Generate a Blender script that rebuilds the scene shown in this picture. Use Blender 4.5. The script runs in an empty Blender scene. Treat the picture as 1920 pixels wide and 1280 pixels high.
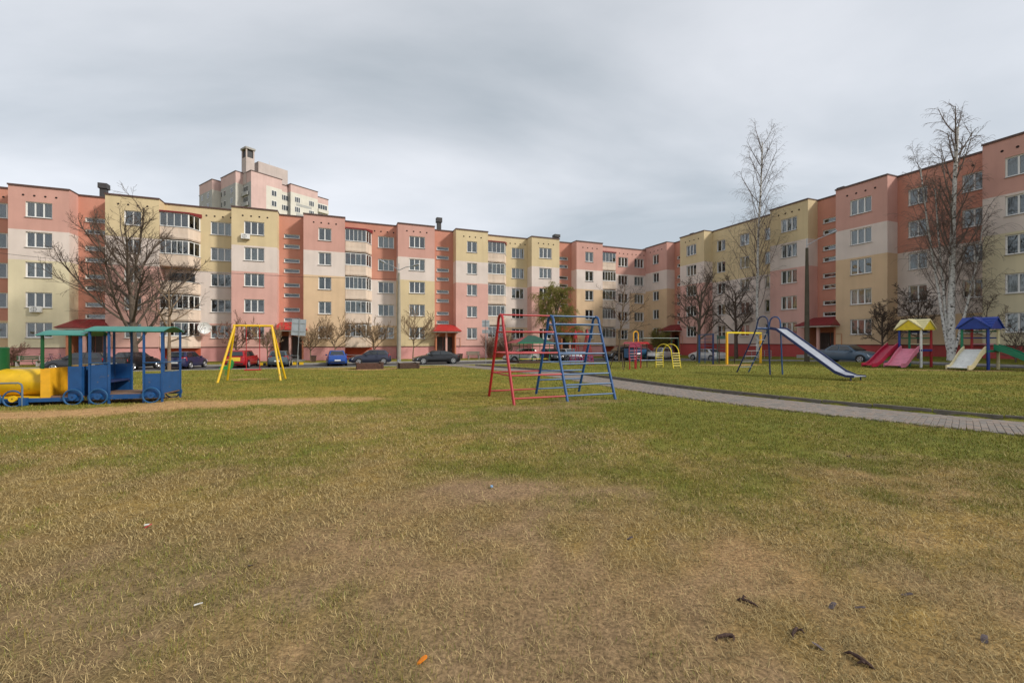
import bpy, bmesh, math, random
import numpy as np
from mathutils import Vector, Matrix

SC = bpy.context.scene
COL = SC.collection
R = math.radians
rng = random.Random(7)
nrs = np.random.RandomState(11)

# ------------------------------------------------------------------ camera, sky, sun, exposure
FPX = 801.0                      # focal length in pixels of the 1920 px wide photograph
CAMZ = 1.65
cam = bpy.data.cameras.new('camera')
cam.sensor_width = 36.0
cam.lens = FPX / 1920 * 36
cam.clip_end = 4000
camo = bpy.data.objects.new('camera', cam)
COL.objects.link(camo)
camo.location = (0, 0, CAMZ)
camo.rotation_euler = (R(90), 0, 0)
SC.camera = camo

CA, SA = .9286, .371             # the courtyard grid is turned 21.8 degrees from the camera
TH = math.atan2(SA, CA)
SUN = Vector((1.457, -.495, 1.10)).normalized()
sun = bpy.data.lights.new('sun', 'SUN')
sun.energy = 2.3
sun.angle = R(7)
sun.color = (1, .95, .87)
suno = bpy.data.objects.new('sun', sun)
COL.objects.link(suno)
suno.location = (30, -10, 40)
suno.rotation_euler = (-SUN).to_track_quat('-Z', 'Y').to_euler()

world = bpy.data.worlds.new('World')
SC.world = world
world.use_nodes = True
wn = world.node_tree
wn.nodes.clear()
def N(t, **k):
    n = wn.nodes.new(t)
    for a, v in k.items(): setattr(n, a, v)
    return n
L = wn.links.new
out = N('ShaderNodeOutputWorld'); bg = N('ShaderNodeBackground')
sky = N('ShaderNodeTexSky', sky_type='NISHITA', sun_disc=False)
sky.sun_elevation = math.asin(SUN.z)
sky.sun_rotation = math.atan2(SUN.x, SUN.y)
tc = N('ShaderNodeTexCoord')
sep = N('ShaderNodeSeparateXYZ'); L(tc.outputs['Generated'], sep.inputs[0])
zz = N('ShaderNodeMath', operation='MAXIMUM'); L(sep.outputs['Z'], zz.inputs[0]); zz.inputs[1].default_value = 0
za = N('ShaderNodeMath', operation='ADD'); L(zz.outputs[0], za.inputs[0]); za.inputs[1].default_value = .22
dv = N('ShaderNodeVectorMath', operation='DIVIDE')
cz = N('ShaderNodeCombineXYZ')
for i in range(3): L(za.outputs[0], cz.inputs[i])
L(tc.outputs['Generated'], dv.inputs[0]); L(cz.outputs[0], dv.inputs[1])
mp = N('ShaderNodeMapping'); L(dv.outputs[0], mp.inputs[0])
mp.inputs['Location'].default_value = (3.1, 1.7, 0); mp.inputs['Rotation'].default_value = (0, 0, .5)
mp.inputs['Scale'].default_value = (.55, .95, 0)
nz = N('ShaderNodeTexNoise'); L(mp.outputs[0], nz.inputs['Vector'])
nz.inputs['Scale'].default_value = .95; nz.inputs['Detail'].default_value = 7; nz.inputs['Roughness'].default_value = .5
nz.inputs['Distortion'].default_value = .3
rp = N('ShaderNodeValToRGB'); L(nz.outputs['Fac'], rp.inputs[0])
e = rp.color_ramp.elements
e[0].position = .34; e[0].color = (3.55, 3.95, 4.35, 1)
e[1].position = .60; e[1].color = (6.1, 6.3, 6.7, 1)
# brighter towards the horizon, where the cloud thins
hr = N('ShaderNodeMapRange'); L(zz.outputs[0], hr.inputs[0])
hr.inputs[1].default_value = 0; hr.inputs[2].default_value = .6; hr.inputs[3].default_value = 1.16; hr.inputs[4].default_value = .88
ms = N('ShaderNodeMix', data_type='RGBA', blend_type='MULTIPLY'); ms.inputs[0].default_value = 1
L(rp.outputs[0], ms.inputs[6])
hc = N('ShaderNodeCombineXYZ')
for i in range(3): L(hr.outputs[0], hc.inputs[i])
L(hc.outputs[0], ms.inputs[7])
mx = N('ShaderNodeMix', data_type='RGBA'); mx.inputs[0].default_value = .93
L(sky.outputs[0], mx.inputs[6]); L(ms.outputs[2], mx.inputs[7])
L(mx.outputs[2], bg.inputs[0]); bg.inputs[1].default_value = .1
L(bg.outputs[0], out.inputs[0])
SC.view_settings.view_transform = 'Standard'
SC.view_settings.look = 'None'
SC.view_settings.gamma = 1
SC.view_settings.exposure = .52
SC.view_settings.use_curve_mapping = False

# ------------------------------------------------------------------ materials
MATS = {}
def lin(c): return tuple(((v/255+.055)/1.055)**2.4 if v > 10 else v/255/12.92 for v in c)
def mat(name, color, rough=.6, var=.12, scale=3, metal=0, bump=0, bscale=40, streak=0, spec=.4, coat=0, dirt=None):
    if name in MATS: return MATS[name]
    m = bpy.data.materials.new(name); m.use_nodes = True
    nt = m.node_tree; p = nt.nodes['Principled BSDF']
    p.inputs['Roughness'].default_value = rough
    p.inputs['Metallic'].default_value = metal
    p.inputs['Specular IOR Level'].default_value = spec
    p.inputs['Coat Weight'].default_value = coat
    geo = nt.nodes.new('ShaderNodeNewGeometry')
    no = nt.nodes.new('ShaderNodeTexNoise'); no.inputs['Scale'].default_value = scale; no.inputs['Detail'].default_value = 6
    nt.links.new(geo.outputs['Position'], no.inputs['Vector'])
    ra = nt.nodes.new('ShaderNodeMapRange')
    ra.inputs[1].default_value = .3; ra.inputs[2].default_value = .7
    ra.inputs[3].default_value = 1-var; ra.inputs[4].default_value = 1+var*.6
    nt.links.new(no.outputs['Fac'], ra.inputs[0])
    val = ra.outputs[0]
    if streak:
        mpn = nt.nodes.new('ShaderNodeMapping'); mpn.inputs['Scale'].default_value = (1.6, 1.6, .12)
        nt.links.new(geo.outputs['Position'], mpn.inputs[0])
        n2 = nt.nodes.new('ShaderNodeTexNoise'); n2.inputs['Scale'].default_value = 1.4; n2.inputs['Detail'].default_value = 5
        nt.links.new(mpn.outputs[0], n2.inputs['Vector'])
        r2 = nt.nodes.new('ShaderNodeMapRange'); r2.inputs[1].default_value = .35; r2.inputs[2].default_value = .6
        r2.inputs[3].default_value = 1-streak; r2.inputs[4].default_value = 1
        nt.links.new(n2.outputs['Fac'], r2.inputs[0])
        mu = nt.nodes.new('ShaderNodeMath'); mu.operation = 'MULTIPLY'
        nt.links.new(val, mu.inputs[0]); nt.links.new(r2.outputs[0], mu.inputs[1]); val = mu.outputs[0]
    vm = nt.nodes.new('ShaderNodeVectorMath'); vm.operation = 'SCALE'
    vm.inputs[0].default_value = color
    nt.links.new(val, vm.inputs['Scale'])
    src = vm.outputs[0]
    if dirt:
        n3 = nt.nodes.new('ShaderNodeTexNoise'); n3.inputs['Scale'].default_value = dirt[1]; n3.inputs['Detail'].default_value = 8
        nt.links.new(geo.outputs['Position'], n3.inputs['Vector'])
        r3 = nt.nodes.new('ShaderNodeMapRange'); r3.inputs[1].default_value = dirt[2]; r3.inputs[2].default_value = dirt[2]+.12
        nt.links.new(n3.outputs['Fac'], r3.inputs[0])
        mi = nt.nodes.new('ShaderNodeMix'); mi.data_type = 'RGBA'
        nt.links.new(r3.outputs[0], mi.inputs[0]); nt.links.new(src, mi.inputs[6])
        mi.inputs[7].default_value = (*dirt[0], 1); src = mi.outputs[2]
    nt.links.new(src, p.inputs['Base Color'])
    if bump:
        nb = nt.nodes.new('ShaderNodeTexNoise'); nb.inputs['Scale'].default_value = bscale; nb.inputs['Detail'].default_value = 4
        nt.links.new(geo.outputs['Position'], nb.inputs['Vector'])
        bp = nt.nodes.new('ShaderNodeBump'); bp.inputs['Strength'].default_value = bump; bp.inputs['Distance'].default_value = .02
        nt.links.new(nb.outputs['Fac'], bp.inputs['Height']); nt.links.new(bp.outputs[0], p.inputs['Normal'])
    MATS[name] = m
    return m

def plaster(name, c): return mat(name, c, .9, .09, .5, bump=.25, bscale=60, streak=.05, spec=.2)
PINK = plaster('plaster upper pink', (.61, .345, .285))
WHITE = plaster('plaster pale grey pink', (.72, .62, .555))
YEL = plaster('plaster sand yellow', (.66, .53, .32))
CREAMY = plaster('plaster cream yellow', (.70, .615, .42))
LPINK = plaster('plaster rose pink', (.68, .40, .34))
TAN = plaster('plaster peach tan', (.68, .49, .31))
SALM = plaster('plaster salmon', (.58, .27, .195))
PLIN = plaster('plinth pink', (.69, .33, .31))
PLIN2 = plaster('plinth red', (.46, .085, .08))
REDW = plaster('plinth orange red', (.52, .10, .055))
BALC = mat('balcony cream panel', (.74, .60, .48), .85, .1, .8, bump=.2, streak=.12)
CAP = mat('parapet metal', (.10, .055, .045), .5, .2, 2)
FRAME = mat('white window frame', (.78, .77, .74), .45, .05, 2)
SILL = mat('metal sill', (.42, .42, .42), .5, .1, 3)
REVEAL = mat('window reveal', (.66, .60, .55), .9, .08, 2)
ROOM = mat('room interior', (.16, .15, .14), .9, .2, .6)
ROOF = mat('roof felt', (.09, .085, .08), .9, .2, 1)
CURTS = [mat('curtain white', (.72, .73, .70), .9, .1, 4), mat('curtain beige', (.46, .42, .34), .9, .1, 4),
         mat('curtain grey green', (.33, .36, .34), .9, .1, 4), mat('curtain grey', (.27, .29, .30), .9, .1, 4),
         mat('curtain green', (.24, .36, .16), .9, .1, 4)]
CANOPY = mat('red canopy metal', (.42, .035, .03), .45, .15, 3)
CANDARK = mat('maroon canopy metal', (.20, .022, .025), .45, .15, 3)
DOOR = mat('brown steel door', (.075, .055, .045), .5, .2, 3)
CONC = mat('concrete', (.36, .34, .31), .9, .15, 4, bump=.3, bscale=30)
ORANGEW = plaster('entrance orange', (.52, .20, .11))
BLACK = mat('black rubber', (.012, .012, .013), .7, .15, 8)
DARKP = mat('dark plastic', (.02, .02, .022), .5, .1, 8)
STEEL = mat('grey steel', (.38, .39, .40), .4, .12, 5, metal=.6)
SIGNB = mat('sign back aluminium', (.42, .46, .49), .45, .12, 3, metal=.3)
CHROME = mat('alloy wheel', (.62, .62, .63), .3, .08, 10, metal=.7)
HEADL = mat('headlight glass', (.75, .78, .8), .1, .05, 9, spec=.8)
TAILL = mat('tail light red', (.42, .015, .02), .2, .1, 9, spec=.7)
PLATE = mat('number plate', (.75, .76, .74), .4, .05, 9)
YPLATE = mat('yellow plate panel', (.80, .55, .05), .4, .06, 9)
CONCPOLE = mat('concrete pole', (.33, .30, .25), .9, .15, 2, bump=.3, bscale=20, streak=.15)

def glass(name, tint, base, k):
    m = bpy.data.materials.new(name); m.use_nodes = True
    nt = m.node_tree; nt.nodes.clear()
    o = nt.nodes.new('ShaderNodeOutputMaterial')
    tr = nt.nodes.new('ShaderNodeBsdfTransparent'); tr.inputs[0].default_value = (*tint, 1)
    gl = nt.nodes.new('ShaderNodeBsdfGlossy'); gl.inputs['Roughness'].default_value = .03
    fr = nt.nodes.new('ShaderNodeFresnel'); fr.inputs[0].default_value = 1.5
    ad = nt.nodes.new('ShaderNodeMath'); ad.operation = 'MULTIPLY_ADD'; ad.use_clamp = True
    ad.inputs[1].default_value = k; ad.inputs[2].default_value = base
    nt.links.new(fr.outputs[0], ad.inputs[0])
    ge = nt.nodes.new('ShaderNodeNewGeometry')
    nb = nt.nodes.new('ShaderNodeTexNoise'); nb.inputs['Scale'].default_value = 1.1; nb.inputs['Detail'].default_value = 1
    nt.links.new(ge.outputs['Position'], nb.inputs['Vector'])
    bp = nt.nodes.new('ShaderNodeBump'); bp.inputs['Strength'].default_value = .3; bp.inputs['Distance'].default_value = .06
    nt.links.new(nb.outputs['Fac'], bp.inputs['Height']); nt.links.new(bp.outputs[0], gl.inputs['Normal'])
    mi = nt.nodes.new('ShaderNodeMixShader')
    nt.links.new(ad.outputs[0], mi.inputs[0]); nt.links.new(tr.outputs[0], mi.inputs[1]); nt.links.new(gl.outputs[0], mi.inputs[2])
    nt.links.new(mi.outputs[0], o.inputs[0])
    return m
GLASS = glass('window glass', (.72, .76, .76), .08, 1.2)
CARGLASS = mat('car glass', (.02, .024, .027), .06, .05, 4, spec=.9)

# ------------------------------------------------------------------ mesh helpers
class MB:
    def __init__(s): s.v = []; s.f = []; s.m = []
    def add(s, vs, fs, m=0):
        o = len(s.v); s.v += [tuple(v) for v in vs]
        for f in fs: s.f.append([i+o for i in f]); s.m.append(m)
        return s
    def quad(s, a, b, c, d, m=0): return s.add([a, b, c, d], [(0, 1, 2, 3)], m)
    def box(s, x0, x1, y0, y1, z0, z1, m=0):
        v = [(x0, y0, z0), (x1, y0, z0), (x1, y1, z0), (x0, y1, z0), (x0, y0, z1), (x1, y0, z1), (x1, y1, z1), (x0, y1, z1)]
        return s.add(v, [(0, 3, 2, 1), (4, 5, 6, 7), (0, 1, 5, 4), (1, 2, 6, 5), (2, 3, 7, 6), (3, 0, 4, 7)], m)
    def hexa(s, v, m=0):          # eight corners, bottom loop then top loop
        return s.add(v, [(0, 3, 2, 1), (4, 5, 6, 7), (0, 1, 5, 4), (1, 2, 6, 5), (2, 3, 7, 6), (3, 0, 4, 7)], m)
    def tube(s, pts, r, n=8, m=0, cap=True):
        pts = [Vector(p) for p in pts]
        rs = r if isinstance(r, (list, tuple)) else [r]*len(pts)
        o = len(s.v); prev = None
        for i, p in enumerate(pts):
            d = (pts[min(i+1, len(pts)-1)]-pts[max(i-1, 0)])
            d = d.normalized() if d.length > 1e-9 else Vector((0, 0, 1))
            if prev is None:
                u = d.cross(Vector((0, 0, 1)))
                if u.length < .05: u = d.cross(Vector((1, 0, 0)))
            else: u = prev-d*prev.dot(d)
            u.normalize(); w = d.cross(u); prev = u
            for k in range(n):
                t = 2*math.pi*k/n
                s.v.append(tuple(p+(u*math.cos(t)+w*math.sin(t))*rs[i]))
        for i in range(len(pts)-1):
            for k in range(n):
                s.f.append([o+i*n+k, o+i*n+(k+1) % n, o+(i+1)*n+(k+1) % n, o+(i+1)*n+k]); s.m.append(m)
        if cap:
            s.f.append([o+k for k in range(n)][::-1]); s.m.append(m)
            s.f.append([o+(len(pts)-1)*n+k for k in range(n)]); s.m.append(m)
        return s
    def ring(s, c, ax, rad, r, n=20, k=6, m=0):
        c = Vector(c); ax = Vector(ax).normalized()
        u = ax.cross(Vector((0, 0, 1)));  u = u if u.length > .05 else Vector((1, 0, 0)); u.normalize(); w = ax.cross(u)
        o = len(s.v)
        for i in range(n):
            t = 2*math.pi*i/n; d = u*math.cos(t)+w*math.sin(t)
            for j in range(k):
                q = 2*math.pi*j/k
                s.v.append(tuple(c+d*(rad+r*math.cos(q))+ax*r*math.sin(q)))
        for i in range(n):
            for j in range(k):
                s.f.append([o+i*k+j, o+i*k+(j+1) % k, o+((i+1) % n)*k+(j+1) % k, o+((i+1) % n)*k+j]); s.m.append(m)
        return s
    def prism(s, poly, y0, y1, m=0):        # polygon in x,z pushed along y
        n = len(poly)
        return s.add([(x, y0, z) for x, z in poly]+[(x, y1, z) for x, z in poly],
                     [tuple(range(n)), tuple(range(2*n-1, n-1, -1))]+[(i, i+n, (i+1) % n+n, (i+1) % n) for i in range(n)], m)
    def mesh(s, name, mats, smooth=False, bevel=0, seg=2):
        me = bpy.data.meshes.new(name)
        me.from_pydata(s.v, [], s.f)
        for m in (mats if isinstance(mats, (list, tuple)) else [mats]): me.materials.append(m)
        if any(s.m): me.polygons.foreach_set('material_index', s.m)
        bm = bmesh.new(); bm.from_mesh(me)
        if bevel:
            bmesh.ops.remove_doubles(bm, verts=bm.verts, dist=1e-5)
            bmesh.ops.bevel(bm, geom=bm.edges[:]+bm.verts[:], offset=bevel, segments=seg, affect='EDGES', profile=.6, clamp_overlap=True)
        bmesh.ops.recalc_face_normals(bm, faces=bm.faces)
        bm.to_mesh(me); bm.free()
        if smooth:
            me.polygons.foreach_set('use_smooth', [True]*len(me.polygons))
            try: me.set_sharp_from_angle(angle=R(40))
            except Exception: pass
        me.update()
        return me
    def build(s, name, mats, parent=None, smooth=False, bevel=0, loc=None, seg=2):
        return inst(name, s.mesh(name, mats, smooth, bevel, seg), parent, loc)

def inst(name, me, parent=None, loc=None, rotz=0):
    o = bpy.data.objects.new(name, me); COL.objects.link(o)
    if parent is not None: o.parent = parent
    if loc is not None: o.location = loc
    if rotz: o.rotation_euler = (0, 0, rotz)
    return o
def tag(o, label=None, cat=None, group=None, kind=None):
    if label: o['label'] = label
    if cat: o['category'] = cat
    if group: o['group'] = group
    if kind: o['kind'] = kind
    return o
def W(a, b, z=0): return Vector((CA*a-SA*b, SA*a+CA*b, z))
def thing(name, label, cat, a, b, z=None, rot=0, group=None):
    o = bpy.data.objects.new(name, None); COL.objects.link(o)
    o.empty_display_size = .2
    o.location = W(a, b, gz(a, b) if z is None else z); o.rotation_euler = (0, 0, TH+rot)
    return tag(o, label, cat, group)
def copy_tree(o, parent=None):
    c = o.copy(); COL.objects.link(c); c.parent = parent
    for ch in list(o.children): copy_tree(ch, c)
    return c
def ray_b(px, b):
    x = (px-960)/FPX; return b*(x*CA+SA)/(-x*SA+CA), b
def ray_a(px, a):
    x = (px-960)/FPX; return a, a*(-x*SA+CA)/(x*CA+SA)

# ------------------------------------------------------------------ terrain
def sst(x, a, b):
    t = np.clip((x-a)/(b-a), 0, 1); return t*t*(3-2*t)
def path_a(b):                    # centre line of the paved path
    return 10.05+.030*np.clip(13-b, 0, 30)**1.93*.95
RB0, RB1 = 41.3, 47.6             # road along the left block
RA0, RA1 = 36.2, 41.0             # road along the right block
def base_z(b): return -.66*np.clip((np.asarray(b, float)-20)/21.3, 0, 1)
def gz_np(a, b):
    a = np.asarray(a, float); b = np.asarray(b, float)
    z = base_z(b)
    z = z+.10*sst(a-path_a(b), .95, 1.2)*(1-sst(b, 30, 38))
    z = z+.16*sst(b, RB1-.02, RB1+.05)*(a < RA1+8)
    rv = sst(a, RA1-.02, RA1+.05)*.12+np.clip((a-RA1)/3.7, 0, 1)*.27
    z = np.where(a > RA1-.02, np.maximum(base_z(b)+rv, z*(b > RB1)-10*(b <= RB1)), z)
    return z
def is_road(a, b):
    return ((b > RB0) & (b < RB1) & (a < RA1)) | ((a > RA0) & (a < RA1) & (b < RB1))
def gz(a, b):
    if is_road(a, b): return float(base_z(b))+.004
    return float(gz_np(a, b))
def G(px, v):                     # where the ray through a pixel meets the ground
    x = (px-960)/FPX; y = 20.
    for _ in range(40):
        a = (x*CA+SA)*y; b = (-x*SA+CA)*y
        y = .5*y+.5*FPX*(CAMZ-gz(a, b))/(v-640)
    return (x*CA+SA)*y, (-x*SA+CA)*y

def hash2(i, j, s):
    n = (i*374761393+j*668265263+s*1274126177) & 0x7fffffff
    n = ((n ^ (n >> 13))*1274126177) & 0x7fffffff
    return ((n ^ (n >> 16)) & 0xffff)/65535.
def vnoise(x, y, s=0):
    xi = np.floor(x).astype(np.int64); yi = np.floor(y).astype(np.int64)
    fx = x-xi; fy = y-yi; fx = fx*fx*(3-2*fx); fy = fy*fy*(3-2*fy)
    a = hash2(xi, yi, s); b = hash2(xi+1, yi, s); c = hash2(xi, yi+1, s); d = hash2(xi+1, yi+1, s)
    return (a*(1-fx)+b*fx)*(1-fy)+(c*(1-fx)+d*fx)*fy
def fbm(x, y, s=0, o=4):
    t = 0; k = 1; w = 0
    for i in range(o):
        t = t+vnoise(x*2**i+17*i, y*2**i-9*i, s+i)*k; w += k; k *= .55
    return t/w

# bare places: pixel centre, half width (m, along the picture), half depth, turn, sandiness
BARE = []
def bare(px, v, hx, hy, amt, sand, rot=0):
    a, b = G(px, v); p = W(a, b); BARE.append((p.x, p.y, hx, hy, amt, sand, rot))
for q in ((40, 777, 2.6, .75, 1, 1, .1), (200, 770, 1.9, .7, 1, 1, .15), (350, 758, 1.9, .9, .95, 1, .1), (520, 753, 2.1, .75, .85, 1, .05), (640, 748, 1.4, .6, .8, 1, 0),
          (240, 748, 1.3, .8, .9, .85, .2), (470, 711, 1.25, .8, .95, .9, .3), (440, 703, 1.2, .6, .6, .9, 0),
          (630, 690.5, 3.4, 1.5, 1, 1, .3), (760, 689.5, 2.6, 1.6, 1, .9, .3), (690, 693, 2.2, 1.2, .9, .9, 0), (820, 687, 3.0, 1.0, .9, .9, .35),
          (1380, 684, 2.6, 1.3, 1, .8, .4), (1330, 684, 1.4, .7, .7, .8, .4), (1745, 694, 2.2, .5, .85, .8, 0), (1850, 695, 2.2, .5, .8, .7, 0), (1640, 692, .8, .4, .6, .7, 0),
          (905, 922, 1.15, .42, .95, .1, .05), (1110, 925, .9, .2, .8, .05, 0), (1010, 765, 1.6, .5, .6, .2, .2), (1100, 752, 1.4, .5, .5, .2, .2),
          (690, 1030, .75, .4, .75, .15, 0), (760, 950, .8, .3, .6, .15, 0), (1370, 1040, .5, .22, .8, .5, -.2), (1310, 1090, .9, .3, .75, .15, 0),
          (1000, 1080, 1.0, .4, .45, .1, 0), (1600, 1010, .8, .2, .5, .3, -.2), (1650, 888, .7, .12, .7, .6, -.3), (1790, 930, .5, .12, .6, .6, -.3),
          (960, 800, .7, .25, .5, .5, 0), (500, 1180, .45, .2, .55, .3, 0), (1590, 853, .5, .12, .7, .0, -.2), (1780, 800, 1.0, .2, .6, .8, -.35), (860, 690, 2.2, .5, .6, .9, .6)):
    bare(*q)
def cover(x, y):
    """colour of the ground cover, bareness and greenness at world x, y"""
    a = x*CA+y*SA; b = -x*SA+y*CA
    wx = x+(fbm(x*1.7, y*1.7, 3)-.5)*.9; wy = y+(fbm(x*1.7, y*1.7, 8)-.5)*.7
    d = np.zeros_like(x); sn = np.zeros_like(x)
    for (cx, cy, hx, hy, amt, sand, rot) in BARE:
        dx = wx-cx; dy = wy-cy
        u = (dx*math.cos(rot)+dy*math.sin(rot))/hx; w = (-dx*math.sin(rot)+dy*math.cos(rot))/hy
        k = amt*(1-sst(np.sqrt(u*u+w*w), .55, 1.15))
        sn = np.where(k > d, sand, sn); d = np.maximum(d, k)
    n1 = fbm(x*.55, y*.8, 21); n2 = fbm(x*2.6, y*2.6, 33); n3 = fbm(x*.18, y*.25, 5)
    r = y
    near = 1-sst(r+.5*sst(x, .5, 2.5), 3.0, 5.8)
    cen = np.exp(-((x-.35)/1.5)**2)
    dirt = np.clip(near*(.45+.4*cen)*sst(n1, .36, .60)+(.35+.45*cen)*near*sst(fbm(x*3.7, y*3.7, 41), .44, .62), 0, .92)
    d = np.maximum(d, dirt*.88)
    green = .30+.8*(n1-.5)*2+.75*(n2-.5)*2+.25*sst(r, 5.5, 8)*sst(x, -1.5, 3)+.45*sst(r, 3.1, 4.6)*sst(x, .4, 2.4)*(1-sst(r, 9, 13)*.6)+.30*sst(r, 14, 22)-.34*near+.15*sst(r, 4.8, 6.5)
    green = green+.35*np.exp(-((r-7.2)/.9)**2)*(x < -3)
    green = np.clip(green, 0, 1)
    gold = np.clip(.5+1.3*(fbm(x*.9, y*.9, 77)-.5)+.35*near*sst(x, 1.2, 2.5), 0, 1)
    dry = np.stack([.17+.11*gold, .118+.07*gold, .048+.012*gold], -1)
    grn = np.stack([.165-.05*n2, .150+.0*n2, .022+.01*n2], -1)
    olive = np.array([.235, .185, .036])
    far = sst(r, 6.0, 13)[..., None]
    dry = dry*(1-far)+(olive*(.82+.36*gold[..., None]))*far
    g = green[..., None]*(.85-.05*far)
    c = dry*(1-g)+grn*g
    soil = np.stack([.20+.07*n2, .138+.04*n2, .088+.025*n2], -1)
    sandc = np.stack([.37+.08*n2, .225+.05*n2, .108+.03*n2], -1)
    bc = soil*(1-sn[..., None])+sandc*sn[..., None]
    c = (c*(1-d[..., None])+bc*d[..., None])*np.array([1.24, 1.21, 1.12])
    return c, d, green

def axis(lo, f0, f1, hi, fine):
    return np.unique(np.round(np.concatenate([np.geomspace(1, abs(lo-f0)+1, 22)[::-1]*-1+1+f0, np.arange(f0, f1, fine), f1+np.geomspace(1, hi-f1+1, 22)-1]), 4))
ax_a = axis(-900, -48, 47, 900, .25); ax_b = axis(-900, -3, 54, 900, .25)
ax_a = np.unique(np.concatenate([ax_a, [RA0-.01, RA0+.01, RA1-.03, RA1+.06]])); ax_b = np.unique(np.concatenate([ax_b, [RB0-.01, RB0+.01, RB1-.03, RB1+.06]]))
AA, BB = np.meshgrid(ax_a, ax_b)
ZZ = gz_np(AA, BB)
PA = np.abs(AA-path_a(BB))
ZZ = np.where(is_road(AA, BB), base_z(BB)-.05, ZZ)
ZZ = np.where((PA < .98) & (BB < RB0) & (BB > -30), ZZ*0+base_z(BB)-.05, ZZ)
XX = CA*AA-SA*BB; YY = SA*AA+CA*BB
inr = (np.abs(XX) < 60) & (YY < 60)
ZZ = ZZ+np.where(inr & ~is_road(AA, BB) & (PA > 1.1), (fbm(XX*1.3, YY*1.3, 9)-.5)*.05, 0)
CC, DD, GG = cover(XX, YY)
na, nb_ = len(ax_a), len(ax_b)
idx = np.arange(na*nb_).reshape(nb_, na)
fq = np.stack([idx[:-1, :-1], idx[:-1, 1:], idx[1:, 1:], idx[1:, :-1]], -1).reshape(-1, 4)
me = bpy.data.meshes.new('lawn')
me.vertices.add(na*nb_); me.vertices.foreach_set('co', np.stack([XX, YY, ZZ], -1).astype(np.float32).ravel())
me.loops.add(fq.size); me.loops.foreach_set('vertex_index', fq.ravel().astype(np.int32))
me.polygons.add(len(fq)); me.polygons.foreach_set('loop_start', np.arange(0, fq.size, 4, dtype=np.int32)); me.polygons.foreach_set('loop_total', np.full(len(fq), 4, np.int32))
me.polygons.foreach_set('use_smooth', np.ones(len(fq), bool))
me.update()
ca = me.color_attributes.new('cover', 'FLOAT_COLOR', 'POINT')
ca.data.foreach_set('color', np.concatenate([CC, np.ones(CC.shape[:2]+(1,))], -1).astype(np.float32).ravel())

def ground_mat():
    m = bpy.data.materials.new('worn lawn soil'); m.use_nodes = True
    nt = m.node_tree; p = nt.nodes['Principled BSDF']; p.inputs['Roughness'].default_value = .95; p.inputs['Specular IOR Level'].default_value = .1
    at = nt.nodes.new('ShaderNodeAttribute'); at.attribute_name = 'cover'
    ge = nt.nodes.new('ShaderNodeNewGeometry')
    def nz(s, d, lo, hi):
        n = nt.nodes.new('ShaderNodeTexNoise'); n.inputs['Scale'].default_value = s; n.inputs['Detail'].default_value = d; n.inputs['Roughness'].default_value = .65
        nt.links.new(ge.outputs['Position'], n.inputs['Vector'])
        r = nt.nodes.new('ShaderNodeMapRange'); r.inputs[1].default_value = .3; r.inputs[2].default_value = .7; r.inputs[3].default_value = lo; r.inputs[4].default_value = hi
        nt.links.new(n.outputs['Fac'], r.inputs[0]); return n, r
    n1, r1 = nz(38, 6, .42, 1.35); n2, r2 = nz(4.5, 6, .72, 1.18)
    mu = nt.nodes.new('ShaderNodeMath'); mu.operation = 'MULTIPLY'; nt.links.new(r1.outputs[0], mu.inputs[0]); nt.links.new(r2.outputs[0], mu.inputs[1])
    vs = nt.nodes.new('ShaderNodeVectorMath'); vs.operation = 'SCALE'; nt.links.new(at.outputs['Color'], vs.inputs[0]); nt.links.new(mu.outputs[0], vs.inputs['Scale'])
    nt.links.new(vs.outputs[0], p.inputs['Base Color'])
    bp = nt.nodes.new('ShaderNodeBump'); bp.inputs['Strength'].default_value = .7; bp.inputs['Distance'].default_value = .02
    nt.links.new(n1.outputs['Fac'], bp.inputs['Height']); nt.links.new(bp.outputs[0], p.inputs['Normal'])
    return m
me.materials.append(ground_mat())
tag(inst('ground', me), 'worn courtyard lawn with dry grass and bare sandy soil', 'lawn', kind='structure')

def strip(a_list, b_list, zf, keep, name, m, label, cat):
    mb = MB()
    for i in range(len(a_list)-1):
        for j in range(len(b_list)-1):
            a0, a1, b0, b1 = a_list[i], a_list[i+1], b_list[j], b_list[j+1]
            if not keep((a0+a1)/2, (b0+b1)/2): continue
            mb.quad(W(a0, b0, zf(a0, b0)), W(a1, b0, zf(a1, b0)), W(a1, b1, zf(a1, b1)), W(a0, b1, zf(a0, b1)))
    return tag(mb.build(name, m), label, cat, kind='structure')
ASPH = mat('asphalt', (.085, .082, .08), .85, .25, 1.2, bump=.4, bscale=80)
strip(list(np.arange(-120, 36, 6))+[RA0, RA1], [-60, -30, 0, 10, 20, 25, 30, 35, RB0, 44.5, RB1], lambda a, b: float(base_z(b))+.004, is_road, 'road', ASPH, 'grey asphalt courtyard road with parked cars along both blocks', 'road')
KERB = mat('concrete kerb', (.34, .32, .29), .9, .2, 3, bump=.3)
kb = MB()
def kerbline(p0, p1, w, h, n):
    for i in range(n):
        q0 = Vector(p0).lerp(Vector(p1), i/n); q1 = Vector(p0).lerp(Vector(p1), (i+.985)/n)
        d = (q1-q0).normalized(); u = Vector((-d.y, d.x))*w/2
        c = [q0-u, q1-u, q1+u, q0+u]
        kb.hexa([W(k.x, k.y, float(base_z(k.y))-.3) for k in c]+[W(k.x, k.y, float(base_z(k.y))+h) for k in c])
kerbline((-80, RB1-.05), (RA1-.4, RB1-.05), .14, .15, 120)
kerbline((-80, RB0), (RA0-.1, RB0), .14, .05, 116)
kerbline((RA1, -20), (RA1, RB1-.2), .14, .13, 67)
kerbline((RA0, -20), (RA0, RB0-.2), .14, .10, 61)
tag(kb.build('kerb', KERB), 'pale concrete kerb edging the courtyard road', 'kerb', kind='structure')

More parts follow.
